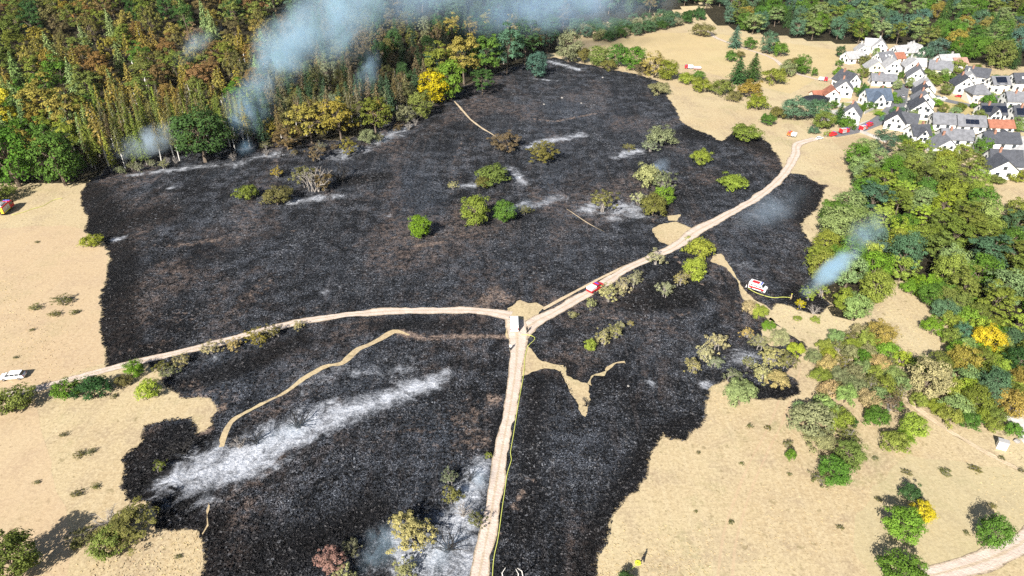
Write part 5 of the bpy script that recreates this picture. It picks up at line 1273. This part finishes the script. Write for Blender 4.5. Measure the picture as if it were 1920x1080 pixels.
def car(px, py, deg, paint, label, group=None, estate=False, L=4.4):
    r = vroot('car', px, py, deg, label, 'car', group); k = L / 4.4
    b = MB(); b.prism([(-2.15 * k, .35), (2.1 * k, .35), (2.2 * k, .55), (2.12 * k, .78), (1.2 * k, .98), (-2.0 * k, 1.0), (-2.2 * k, .7)], -.86, .86, .07); part(r, 'body', b, paint)
    rear = -1.95 if estate else -1.55
    c = MB(); c.prism([(1.15 * k, .97), (.45 * k, 1.42), (-1.25 * k if not estate else -1.8 * k, 1.45), (rear * k, .97)], -.74, .74, .08); g = part(r, 'cabin', c, 'glass')
    t = MB(); t.box(-1.25 * k if not estate else -1.75 * k, .45 * k, -.68, .68, 1.43, 1.49, .03); part(r, 'roof', t, paint)
    for x in (.1, -.75) + ((-1.5,) if estate else ()):
        p = MB(); p.box(x * k - .05, x * k + .05, -.765, .765, .98, 1.4); part(r, 'pillar', p, paint)
    for s in (-1, 1):
        h = MB(); h.box(2.05 * k, 2.17 * k, s * .62 - .18, s * .62 + .18, .6, .76); part(r, 'headlight', h, 'lamp')
        h = MB(); h.box(-2.2 * k, -2.08 * k, s * .66 - .14, s * .66 + .14, .66, .86); part(r, 'tail_light', h, 'tail')
        h = MB(); h.box(.75 * k, .9 * k, s * .86, s * 1.0, .98, 1.1); part(r, 'mirror', h, paint)
    add_wheels(r, (1.35 * k, -1.35 * k), (-.78, .78), .32)
    return r


def van(px, py, deg, paint, label, name='van', cat='van', group=None, stripe=None, L=5.6, H=2.4, beacon=False):
    r = vroot(name, px, py, deg, label, cat, group); k = L / 5.6
    b = MB(); b.prism([(-2.8 * k, .4), (2.7 * k, .4), (2.8 * k, .75), (2.65 * k, 1.15), (1.85 * k, 1.35), (1.2 * k, H - .05), (.9 * k, H), (-2.75 * k, H), (-2.8 * k, H - .15)], -.98, .98, .06); part(r, 'body', b, paint)
    w = MB(); w.add([(1.82 * k, -.85, 1.40), (1.82 * k, .85, 1.40), (1.27 * k, .8, H - .12), (1.27 * k, -.8, H - .12), (1.86 * k, -.85, 1.41), (1.86 * k, .85, 1.41), (1.31 * k, .8, H - .11), (1.31 * k, -.8, H - .11)], [(4, 5, 6, 7), (0, 4, 7, 3), (1, 2, 6, 5), (3, 7, 6, 2), (0, 1, 5, 4)]); part(r, 'windscreen', w, 'glass')
    for s in (-1, 1):
        for x0, x1 in ((.35, 1.25), (-1.0, .15), (-2.3, -1.2)):
            q = MB(); y0 = s * .975; q.box(x0 * k, x1 * k, min(y0, y0 + s * .02), max(y0, y0 + s * .02), 1.4, H - .4); part(r, 'side_window', q, 'glass')
        if stripe:
            q = MB(); y0 = s * .98; q.box(-2.6 * k, 2.3 * k, min(y0, y0 + s * .015), max(y0, y0 + s * .015), .7, 1.2); part(r, 'stripe', q, stripe)
        h = MB(); h.box(2.68 * k, 2.8 * k, s * .72 - .2, s * .72 + .2, .85, 1.05); part(r, 'headlight', h, 'lamp')
        h = MB(); h.box(-2.84 * k, -2.78 * k, s * .82 - .1, s * .82 + .1, .9, 1.3); part(r, 'tail_light', h, 'tail')
        h = MB(); h.box(1.45 * k, 1.6 * k, s * 1.0, s * 1.2, 1.4, 1.7); part(r, 'mirror', h, 'rubber')
    if beacon:
        h = MB(); h.box(.6, .9, -.7, .7, H, H + .16, .04); part(r, 'light_bar', h, 'bluelight')
    if stripe:
        h = MB(); h.box(-2.0 * k, .2, -.6, .6, H, H + .02); part(r, 'roof_marking', h, stripe)
    add_wheels(r, (1.75 * k, -1.7 * k), (-.88, .88), .36)
    return r


def fire_engine(px, py, deg, label, L=7.2, body='red', top='carwhite', chevron=True, group=None, cab='red', H=2.9, ladder=True):
    r = vroot('fire_engine', px, py, deg, label, 'fire engine', group); h = L / 2
    ch = MB(); ch.box(-h + .1, h - .1, -.95, .95, .55, .8); part(r, 'chassis', ch, 'rubber')
    c = MB(); c.prism([(h - 2.3, .6), (h - .05, .6), (h, .9), (h - .12, 1.6), (h - .4, 2.55), (h - .7, 2.68), (h - 2.3, 2.68)], -1.2, 1.2, .06); cb = part(r, 'cab', c, cab)
    w = MB(); w.add([(h - .1, -1.08, 1.62), (h - .1, 1.08, 1.62), (h - .36, 1.0, 2.48), (h - .36, -1.0, 2.48), (h - .06, -1.08, 1.63), (h - .06, 1.08, 1.63), (h - .32, 1.0, 2.49), (h - .32, -1.0, 2.49)], [(4, 5, 6, 7), (0, 4, 7, 3), (1, 2, 6, 5), (3, 7, 6, 2), (0, 1, 5, 4)]); link('windscreen', w.mesh('windscreen', M['glass']), cb)
    b = MB(); b.box(-h, h - 2.36, -1.24, 1.24, .8, H, .08); bd = part(r, 'body', b, body)
    t = MB(); t.box(-h + .25, h - 2.6, -1.0, 1.0, H - .0, H + .06); part(r, 'roof_deck', t, top)
    for s in (-1, 1):
        for i in range(3):
            x0 = -h + .2 + i * (L - 2.8) / 3; q = MB(); y0 = s * 1.24; q.box(x0, x0 + (L - 2.8) / 3 - .12, min(y0, y0 + s * .03), max(y0, y0 + s * .03), 1.05, H - .35); link('roller_shutter', q.mesh('roller_shutter', M['silver']), bd)
        q = MB(); y0 = s * 1.2; q.box(h - 1.9, h - .75, min(y0, y0 + s * .025), max(y0, y0 + s * .025), 1.65, 2.4); link('side_window', q.mesh('side_window', M['glass']), cb)
        q = MB(); y0 = s * 1.245; q.box(-h + .1, h - 2.4, min(y0, y0 + s * .035), max(y0, y0 + s * .035), .82, 1.02); link('reflective_stripe', q.mesh('reflective_stripe', M['hiviz' if chevron else 'carwhite']), bd)
        q = MB(); q.box(h - .06, h + .03, s * .85 - .2, s * .85 + .2, .75, .95); link('headlight', q.mesh('headlight', M['lamp']), cb)
        q = MB(); q.box(h - .45, h - .3, s * 1.25, s * 1.45, 1.7, 2.2); link('mirror', q.mesh('mirror', M['rubber']), cb)
    q = MB(); q.box(h - 1.2, h - .85, -.95, .95, 2.68, 2.88, .05); link('light_bar', q.mesh('light_bar', M['bluelight']), cb)
    if chevron:
        for i, (y0, y1) in enumerate(((-1.15, -.5), (.5, 1.15))):
            q = MB(); q.box(-h - .03, -h + .02, y0, y1, .85, H - .25); link('rear_panel', q.mesh('rear_panel', M['hiviz']), bd)
        q = MB(); q.box(-h - .03, -h + .02, -.45, .45, .9, H - .5); link('pump_shutter', q.mesh('pump_shutter', M['rubber']), bd)
    if ladder:
        l = MB()
        for s in (.25, .75): l.box(-h + .2, h - 2.8, s - .04, s + .04, H + .16, H + .26)
        for i in range(9): l.box(-h + .4 + i * .48, -h + .46 + i * .48, .25, .75, H + .18, H + .24)
        part(r, 'ladder', l, 'zinc')
        l = MB(); l.box(-h + .6, h - 3.2, -.8, -.3, H + .06, H + .35, .05); part(r, 'roof_box', l, 'silver')
    add_wheels(r, (h - 1.25, -h + 1.6), (-1.02, 1.02), .48, .32)
    return r


def pickup(px, py, deg, label):
    r = vroot('pickup_truck', px, py, deg, label, 'pickup')
    b = MB(); b.prism([(-2.6, .5), (2.5, .5), (2.6, .7), (2.5, 1.0), (1.5, 1.12), (-2.6, 1.12)], -.92, .92, .06); part(r, 'body', b, 'red')
    c = MB(); c.prism([(1.5, 1.1), (.85, 1.72), (-.35, 1.76), (-.5, 1.1)], -.8, .8, .08); part(r, 'cabin', c, 'glass')
    t = MB(); t.box(-.32, .85, -.74, .74, 1.73, 1.8, .03); part(r, 'roof', t, 'red')
    p = MB(); p.box(.15, .28, -.83, .83, 1.1, 1.72); part(r, 'pillar', p, 'red')
    d = MB(); d.box(-2.55, -.55, -.88, .88, 1.1, 1.85, .12); part(r, 'load_cover', d, 'carwhite')
    q = MB(); q.box(.3, .55, -.6, .6, 1.8, 1.95, .04); part(r, 'light_bar', q, 'bluelight')
    for s in (-1, 1):
        h = MB(); h.box(2.42, 2.6, s * .7 - .18, s * .7 + .18, .75, .95); part(r, 'headlight', h, 'lamp')
        h = MB(); h.box(-2.62, -2.55, s * .78 - .1, s * .78 + .1, .75, 1.05); part(r, 'tail_light', h, 'tail')
        h = MB(); h.box(1.0, 1.15, s * .9, s * 1.1, 1.15, 1.35); part(r, 'mirror', h, 'rubber')
    add_wheels(r, (1.6, -1.55), (-.84, .84), .4)
    return r


def heading(a, b):
    p, q = G(*a), G(*b)
    return math.degrees(math.atan2(q[1] - p[1], q[0] - p[0]))


fire_engine(12, 397, 97, 'red fire engine with yellow rear panels at the left border, parked on tan meadow', 6.6)
car(26, 709, 188, 'carwhite', 'white estate car parked alone on the tan meadow, left border', None, True, 4.9)
van(964, 612, 91, 'carwhite', 'white van parked at the junction of the dirt tracks', L=5.4, H=2.15)
pickup(1116, 544, heading((1100, 551), (1136, 529)), 'red pickup with white load cover driving on the dirt track')
van(1420, 544, heading((1404, 538), (1438, 549)), 'carwhite', 'white van with red panels standing on the burnt ground', 'rescue_van', 'van', None, 'red', 4.4, 2.1, True)
fire_engine(1484, 256, heading((1474, 253), (1498, 258)) + 180, 'small orange and white fire truck out on the tan meadow', 5.0, 'carwhite', 'carwhite', False, None, 'orange', 2.4, False)
hd = heading((1535, 260), (1622, 240))
car(1536, 261, hd, 'carwhite', 'white car at the rear of the fire vehicle queue', 'vehicles queuing below the village', True, 4.6)
van(1561, 255, hd, 'red', 'red van in the vehicle queue next to the yellow-green sapling', 'van', 'van', 'vehicles queuing below the village', None, 5.2, 2.2, True)
fire_engine(1582, 250, hd, 'red and white fire engine in the queue at the street end', 6, 'red', 'carwhite', False, 'vehicles queuing below the village', 'red', 3.0)
fire_engine(1618, 244, hd + 10, 'red and white fire engine entering the street bend', 5.8, 'red', 'carwhite', False, 'vehicles queuing below the village', 'red', 2.9)
van(1630, 237, hd + 12, 'red', 'bright red van foremost on the street bend', 'van', 'van', 'vehicles queuing below the village', None, 5.4, 2.4, True)
fire_engine(1291, 129, 172, 'white and red fire truck far off beyond the hedge, trailer behind it', 6, 'carwhite', 'carwhite', False, None, 'red', 2.7, False)
fire_engine(1543, 152, heading((1530, 150), (1560, 154)), 'red and white vehicle alone on the upper meadow track', 5.8, 'carwhite', 'carwhite', False, None, 'red', 2.4, False)
r = vroot('trailer', 1307, 130, 174, 'low white and red trailer behind the far fire truck', 'trailer')
b = MB(); b.box(-2.6, 2.6, -1.1, 1.1, .7, 1.9, .08); part(r, 'body', b, 'carwhite'); b = MB(); b.box(-2.5, 2.5, -1.13, 1.13, .55, .95); part(r, 'side_skirt', b, 'red'); b = MB(); b.box(2.6, 3.8, -.06, .06, .6, .72); part(r, 'drawbar', b, 'rubber'); add_wheels(r, (-.6, .4), (-.95, .95), .34)
car(1911, 754, 20, 'red', 'red car at the right border beside the pale lane', None, False, 4.3)
CARS = [(1797, 182, 178, 'red', 'red car by the upper rim of the dry lawn'), (1757, 184, 176, 'silver', 'silver car beside the short wall at the terrace row'), (1768, 186, 176, 'carwhite', 'white car beside the short wall at the terrace row'), (1704, 165, 20, 'carblack', 'black car at the top of the street'), (1712, 170, 15, 'carwhite', 'white car behind the black car at the street top'), (1692, 182, 80, 'silver', 'silver car on the terrace forecourt'), (1754, 216, 10, 'carblack', 'black car next to the nearest terrace gable'),
        (1768, 218, 12, 'carwhite', 'white car beside the black one near the terrace'), (1885, 208, 175, 'carblue', 'blue car under the long grey-roofed house'), (1878, 212, 172, 'carblack', 'black car under the long grey-roofed house'), (1808, 282, 60, 'carblack', 'black car in the yard left of the three-storey house'), (1843, 160, 95, 'carblack', 'black car beside the solar roof house'), (1572, 216, 10, 'silver', 'silver car in the yard left of the lowest street house'), (1884, 176, 90, 'carblack', 'dark car right of the solar roof house')]
for c in CARS: car(*c, group='cars parked in the village')

# ------------------------------------------------------------------ hoses, people, small things
def hose(pts, label, rad=.065, mat='hose'):
    L = smooth_line([G(*p) for p in pts], .6)
    r = np.random.default_rng(len(pts))
    L[1:-1] += np.cumsum(r.normal(0, .02, L[1:-1].shape), 0) * .3
    b = MB(); b.tube([(p[0], p[1], rad + .075) for p in L], [rad] * len(L), 6)
    A(link('fire_hose', b.mesh('fire_hose', M[mat], True)), label, 'hose', 'fire hoses')


hose([(978, 628), (992, 629), (1003, 634), (999, 641), (990, 650), (984, 672), (982, 700), (976, 735), (970, 770), (963, 815), (957, 850), (959, 862), (951, 890), (946, 925), (940, 965), (934, 1010), (926, 1050), (923, 1110)], 'yellow-green hose running down beside the south track')
hose([(1402, 541), (1416, 549), (1432, 555), (1450, 559), (1468, 558), (1483, 559)], 'yellow hose from the white and red van towards the smoke')
hose([(22, 404), (45, 398), (62, 392), (80, 387), (100, 376), (118, 372)], 'thin yellow hose lying on the meadow by the left fire engine', .06)
hose([(1196, 1057), (1186, 1066), (1170, 1078), (1150, 1096)], 'yellow hose lying near the person at the bottom edge', .06)


def person(px, py, deg, top, legs, label, hold=None, stride=.18, hat=None):
    """one skinned body: legs, torso, neck, head and arms with hands"""
    x, y = G(px, py)
    root = A(link('person', None, None, (x, y, .03), math.radians(deg)), label, 'person')
    J = [(0, 0, .95), (0, 0, 1.2), (0, 0, 1.42), (.02, 0, 1.52), (.03, 0, 1.60), (.04, 0, 1.74)]
    R_ = [.15, .15, .16, .06, .095, .09]
    E = [(0, 1), (1, 2), (2, 3), (3, 4), (4, 5)]
    def chain(st, pts, rad):
        p = st
        for q, rr in zip(pts, rad):
            J.append(q); R_.append(rr); E.append((p, len(J) - 1)); p = len(J) - 1
        return p
    for s in (-1, 1):
        chain(0, [(0, s * .1, .86), (s * stride * .5 + .04, s * .1, .48), (s * stride, s * .1, .08), (s * stride + .15, s * .1, .04)], [.095, .065, .045, .04])
        hnd = chain(2, [(0, s * .2, 1.40), (.04, s * .26, 1.12), (.2, s * .2, .95)], [.065, .045, .035])
        for k in range(4): chain(hnd, [(.27 + .012 * (k == 1), s * (.18 + .018 * k), .93 - .008 * k), (.30 + .012 * (k == 1), s * (.18 + .018 * k), .90)], [.010, .008])
        chain(hnd, [(.24, s * .16, .95), (.265, s * .15, .93)], [.011, .009])
    me = bpy.data.meshes.new('person_body'); me.from_pydata(J, E, []); me.materials.append(M[top])
    o = link('body', me, root)
    sk = o.modifiers.new('skin', 'SKIN'); sk.use_smooth_shade = True
    for i, d in enumerate(me.skin_vertices[0].data): d.radius = (R_[i], R_[i] * (1.25 if i in (0, 1, 2) else 1)); d.use_root = i == 0
    sb = o.modifiers.new('sub', 'SUBSURF'); sb.levels = sb.render_levels = 1
    b = MB()
    for s in (-1, 1): b.tube([(0.01, s * .1, .93), (s * stride * .5 + .04, s * .1, .5), (s * stride, s * .1, .12)], [.125, .095, .075], 8)
    part(root, 'trousers', b, legs, True)
    v = MB()
    for zc, rr in ((1.67, .118),):
        n = 10; ring = []
        for i in range(5):
            a = i / 4 * math.pi / 2
            for k in range(n): t = 2 * math.pi * k / n; ring.append((.03 + rr * math.cos(a) * math.cos(t), rr * math.cos(a) * math.sin(t), zc + rr * math.sin(a) + .01))
        v.add(ring, [(i * n + k, i * n + (k + 1) % n, (i + 1) * n + (k + 1) % n, (i + 1) * n + k) for i in range(4) for k in range(n)])
    part(root, 'helmet' if hat else 'hair', v, hat or 'hair', True)
    f = MB(); f.box(.10, .142, -.06, .06, 1.56, 1.69, .01); part(root, 'face', f, 'skin')
    return root


person(1205, 1054, 120, 'cloth_dark', 'cloth_dark', 'person in dark clothes standing on the meadow at the bottom edge')
person(1482, 562, -10, 'cloth_tan', 'cloth_tan', 'firefighter in tan gear at the end of the yellow hose', hat='hiviz')
person(957, 657, 60, 'cloth_white', 'cloth_dark', 'person in a white top at the left verge of the south track')
person(1898, 772, 200, 'cloth_dark', 'cloth_dark', 'person in dark clothes walking on the pale lane')
person(988, 624, 40, 'cloth_dark', 'cloth_dark', 'person in dark clothes at the junction, below the white van')
person(1398, 544, 160, 'cloth_white', 'cloth_dark', 'person in a white top behind the white and red van')

x, y = G(1196, 1056)                          # rolled hose lying beside the person
b = MB()
for k in range(3): b.tube([(.42 * (1 - k * .25) * math.cos(a), .42 * (1 - k * .25) * math.sin(a), .12 + .02 * k) for a in np.linspace(0, 6.1, 14)], [.09] * 14, 6)
A(link('hose_roll', b.mesh('hose_roll', M['hiviz'], True), None, (x, y, 0)), 'bright yellow rolled hose beside the person at the bottom edge', 'hose')

x, y = G(1876, 840)                           # white cabinet by the belt of trees
cb = A(link('utility_cabinet', None, None, (x, y, 0), math.radians(-25)), 'small white utility cabinet standing by the meadow footpath at right', 'cabinet')
b = MB(); b.box(-.8, .8, -.5, .5, 0, 1.75); part(cb, 'body', b, 'white'); b = MB(); b.box(-.9, .9, -.6, .6, 1.75, 1.88, .04); part(cb, 'roof', b, 'concrete')
for s in (-1, 1): b = MB(); b.box(s * .38 - .33, s * .38 + .33, -.53, -.5, .15, 1.6); d = part(cb, 'door', b, 'frame'); b = MB(); b.box(s * .1 - .03, s * .1 + .03, -.57, -.53, .8, .95); link('handle', b.mesh('cabinet_handle', M['rubber']), d)

def rock(px, py, r, label, seed):
    x, y = G(px, py); q = np.random.default_rng(seed); b = MB(); v = []
    for i, (rr, z) in enumerate([(1, 0), (1.05, .4), (.7, .8), (.15, .95)]):
        for k in range(8): a = 6.283 * k / 8; v.append((r * rr * math.cos(a) * q.uniform(.8, 1.15), r * rr * math.sin(a) * q.uniform(.8, 1.15), r * z * q.uniform(.85, 1.1) - .03))
    b.add(v, [(i * 8 + k, i * 8 + (k + 1) % 8, (i + 1) * 8 + (k + 1) % 8, (i + 1) * 8 + k) for i in range(3) for k in range(8)] + [tuple(range(24, 32))])
    A(link('boulder', b.mesh('boulder', M['stone']), None, (x, y, 0), q.uniform(0, 6)), label, 'boulder', 'pale boulders')


rock(1906, 828, .6, 'pale boulder right of the utility cabinet', 1); rock(1914, 822, .45, 'smaller boulder at the right border beyond the cabinet', 2)
rock(1054, 184, .55, 'small pale boulder high on the burnt slope', 3); rock(1090, 194, .45, 'pale stone right of the boulder high on the burnt slope', 4); rock(1020, 196, .45, 'pale stone left of the boulder high on the burnt slope', 5); rock(1130, 146, .5, 'stone near the hedge above the burn', 6); rock(1178, 724, .28, 'lone pale stone on the burn right of the grass tongue', 7)

# dead pale tree whose top reaches into the bottom edge
x, y = G(958, 1128)
dt = A(link('dead_tree', None, None, (x, y, 0)), 'white dead tree whose bare limbs reach in from the bottom edge', 'tree')
b = MB(); b.tube([(0, 0, 0), (.1, 0, 2), (0, .2, 3.5)], [.22, .18, .12], 7); part(dt, 'trunk', b, 'pale')
for pts in ([(0, .2, 3.3), (-1.1, .6, 4.3), (-1.3, 1.3, 5.0), (-.8, 2.0, 5.3)], [(0, .2, 3.4), (1.0, .6, 4.2), (1.1, 1.3, 4.8), (.7, 1.9, 5.1)], [(1.0, .6, 4.2), (1.8, .9, 4.5), (1.6, 1.7, 4.9), (.9, 2.0, 5.2)]):
    b = MB(); b.tube(pts, [.11, .09, .07, .03], 6); part(dt, 'limb', b, 'pale')

# weeds and small dry bushes dotted over the meadows
WEEDS = [(120, 568, 42), (66, 580, 26), (104, 592, 26), (141, 588, 22), (1030, 845, 0), (1770, 888, 26), (1828, 882, 26), (1878, 860, 16), (1645, 938, 16), (1565, 858, 18), (1440, 804, 18), (1390, 870, 12), (1480, 890, 12), (1370, 980, 14), (1575, 990, 16), (150, 855, 24), (120, 818, 18), (170, 850, 22), (145, 930, 26), (180, 915, 20), (70, 905, 14), (215, 745, 16), (1915, 884, 14), (1700, 888, 22), (1640, 860, 14), (1860, 950, 18), (335, 1045, 16), (60, 620, 12), (30, 672, 12), (70, 455, 10), (1540, 740, 22), (1405, 800, 16), (1305, 960, 10), (1310, 850, 10), (1810, 1000, 14)]
PLACE = ['on the left meadow', 'on the right meadow']
for px, py, w in WEEDS:
    if not w: continue
    zone = 'on the tan meadow beside the left track' if px < 250 and py < 720 else 'on the tan meadow in the lower left corner' if px < 400 else 'on the open tan meadow at lower right'
    o = T('thin', px, py, w, .35, 'olive', 'low olive weed clump ' + zone, 'weed clumps ' + zone); o.name = 'weed_clump'; o['category'] = 'weed'

# ------------------------------------------------------------------ smoke: closed bodies of thin, uneven volume
def ball_mesh():
    v, f = [], []
    n, m = 20, 10
    v.append((0, 0, -1))
    for i in range(1, m):
        a = -math.pi / 2 + math.pi * i / m
        for k in range(n): t = 2 * math.pi * k / n; v.append((math.cos(a) * math.cos(t), math.cos(a) * math.sin(t), math.sin(a)))
    v.append((0, 0, 1))
    for k in range(n): f.append((0, 1 + (k + 1) % n, 1 + k)); f.append((len(v) - 1, 1 + (m - 2) * n + k, 1 + (m - 2) * n + (k + 1) % n))
    for i in range(m - 2):
        for k in range(n): j = (k + 1) % n; f.append((1 + i * n + k, 1 + i * n + j, 1 + (i + 1) * n + j, 1 + (i + 1) * n + k))
    return v, f


BV, BF = ball_mesh()


def smoke(a, b, rad, dens, label, scale=.06, flat=1.0, col=(.66, .84, 1.0), thr=(.34, .66)):
    """an elongated cloud from point a to point b"""
    a, b = Vector(a), Vector(b); d = b - a
    k = N('smoke_air'); k.n.remove(k.bsdf)
    tc = k.n.new('ShaderNodeTexCoord').outputs['Object']
    ln = k.new('ShaderNodeVectorMath', operation='LENGTH'); k.L(tc, ln.inputs[0])
    wob = k.noise(k.pos(), scale * .6, 2)
    fall = k.ramp(k.math('ADD', ln.outputs['Value'], k.math('MULTIPLY', k.math('SUBTRACT', wob, .5), .9)), 1.0, .0)
    fall = k.math('POWER', fall, 1.5)
    nz = k.ramp(k.noise(k.pos(), scale, 4, .6, .8), *thr)
    dn = k.math('MULTIPLY', k.math('MULTIPLY', fall, nz), dens)
    edge = k.ramp(ln.outputs['Value'], 1.0, .8)
    dn = k.math('MULTIPLY', dn, edge)
    pv = k.n.new('ShaderNodeVolumePrincipled')
    pv.inputs['Color'].default_value = (*col, 1); pv.inputs['Anisotropy'].default_value = .0
    k.L(dn, pv.inputs['Density']); k.L(pv.outputs[0], k.out.inputs['Volume'])
    me = mesh('smoke', BV, BF, k.m)
    o = link('smoke', me, None, (a + b) / 2, d.to_track_quat('X', 'Z').to_euler(), (d.length / 2, rad, rad * flat))
    A(o, label, 'smoke', kind='stuff')
    return o


smoke(P3(470, 200, 258), P3(610, -30, 290), 14, .21, 'dense pale column of the main smoke plume', .07, 1, (.62, .84, 1.0), (.28, .74))
smoke(P3(500, 130, 272), P3(760, -75, 316), 24, .10, 'upper billow of the main smoke plume', .055, 1, (.62, .84, 1.0), (.28, .74))
smoke(P3(560, 40, 304), P3(980, -35, 345), 22, .11, 'smoke drifting right from the main plume over the wood', .035, .8, (.60, .80, 1.0), (.26, .76))
smoke(P3(780, 45, 345), P3(1300, -10, 400), 20, .12, 'thin smoke sheet along the upper rim over the far wood', .035, .8, (.58, .78, 1.0), (.26, .76))
smoke(P3(180, 305, 222), P3(390, 222, 238), 8, .36, 'low smoke lying left of the dome tree', .16, .8, (.74, .88, 1.0))
smoke(P3(425, 275, 238), P3(510, 130, 262), 11, .2, 'bluish smoke rising between the spruce trunks', .13, 1, (.55, .78, 1.0))
smoke(P3(672, 205, 268), P3(705, 75, 292), 6.5, .14, 'faint blue smoke streak in the conifer stand', .13, 1, (.55, .78, 1.0))
smoke(P3(310, 130, 288), P3(425, 35, 308), 6, .13, 'small wisp over the left forest', .14)
smoke(P3(760, 240, 262), P3(680, 295, 240), 5, .12, 'faint smoke at the shaded forest foot', .14, .6, (.55, .78, 1.0))
smoke(P3(440, 290, 232), P3(484, 262, 238), 6, .15, 'blue smoke pocket right of the dome tree', .16, .7, (.50, .76, 1.0))
smoke(P3(1490, 560, 129), P3(1622, 456, 146), 3.3, 1.0, 'short dense plume rising from the right burn edge', .24, 1, (.62, .84, 1.0), (.28, .6))
smoke(P3(1585, 482, 143), P3(1668, 385, 160), 5, .13, 'fading upper end of the short right plume', .2, 1, (.62, .84, 1.0))
smoke(P3(1370, 430, 166), P3(1520, 342, 190), 10, .085, 'thin haze of smoke over the right burnt field', .09, .45, (.66, .82, 1.0))
smoke(P3(675, 1095, 61), P3(745, 965, 76), 4.2, .30, 'bluish smoke curling at the bottom beside the ash', .3, .6, (.60, .82, 1.0))
smoke(P3(880, 940, 77), P3(904, 856, 87), 3.0, .34, 'smoke patch over the ash beside the south track', .35, .6, (.72, .86, 1.0))
smoke(P3(790, 1080, 63), P3(885, 980, 75), 4, .2, 'thin smoke over the bottom ash patch', .3, .5, (.72, .86, 1.0))
smoke(P3(1220, 332, 216), P3(1254, 298, 228), 4, .3, 'small white puff above the track fork clump', .2, 1, (.66, .82, 1.0))
smoke(P3(420, 855, 87), P3(640, 768, 99), 3.4, .09, 'thin smoke film over the long ash streak', .2, .5)
smoke(P3(930, 400, 176), P3(1060, 365, 190), 5, .09, 'thin smoke film over the ash right of the twin green trees', .15, .5, (.66, .82, 1.0))

# ------------------------------------------------------------------ haze: the warm-day air between the camera and the far village
kh = N('haze_air'); kh.n.remove(kh.bsdf)
hv = kh.n.new('ShaderNodeVolumePrincipled')
hv.inputs['Color'].default_value = (.86, .93, 1.0, 1); hv.inputs['Density'].default_value = .000018; hv.inputs['Anisotropy'].default_value = .0
kh.L(hv.outputs[0], kh.out.inputs['Volume'])
b = MB(); b.box(-2500, 2500, -2500, 2500, -1.2, 97)
A(link('haze', b.mesh('haze', kh.m)), 'pale summer haze filling the air over the whole valley', 'haze', kind='stuff')
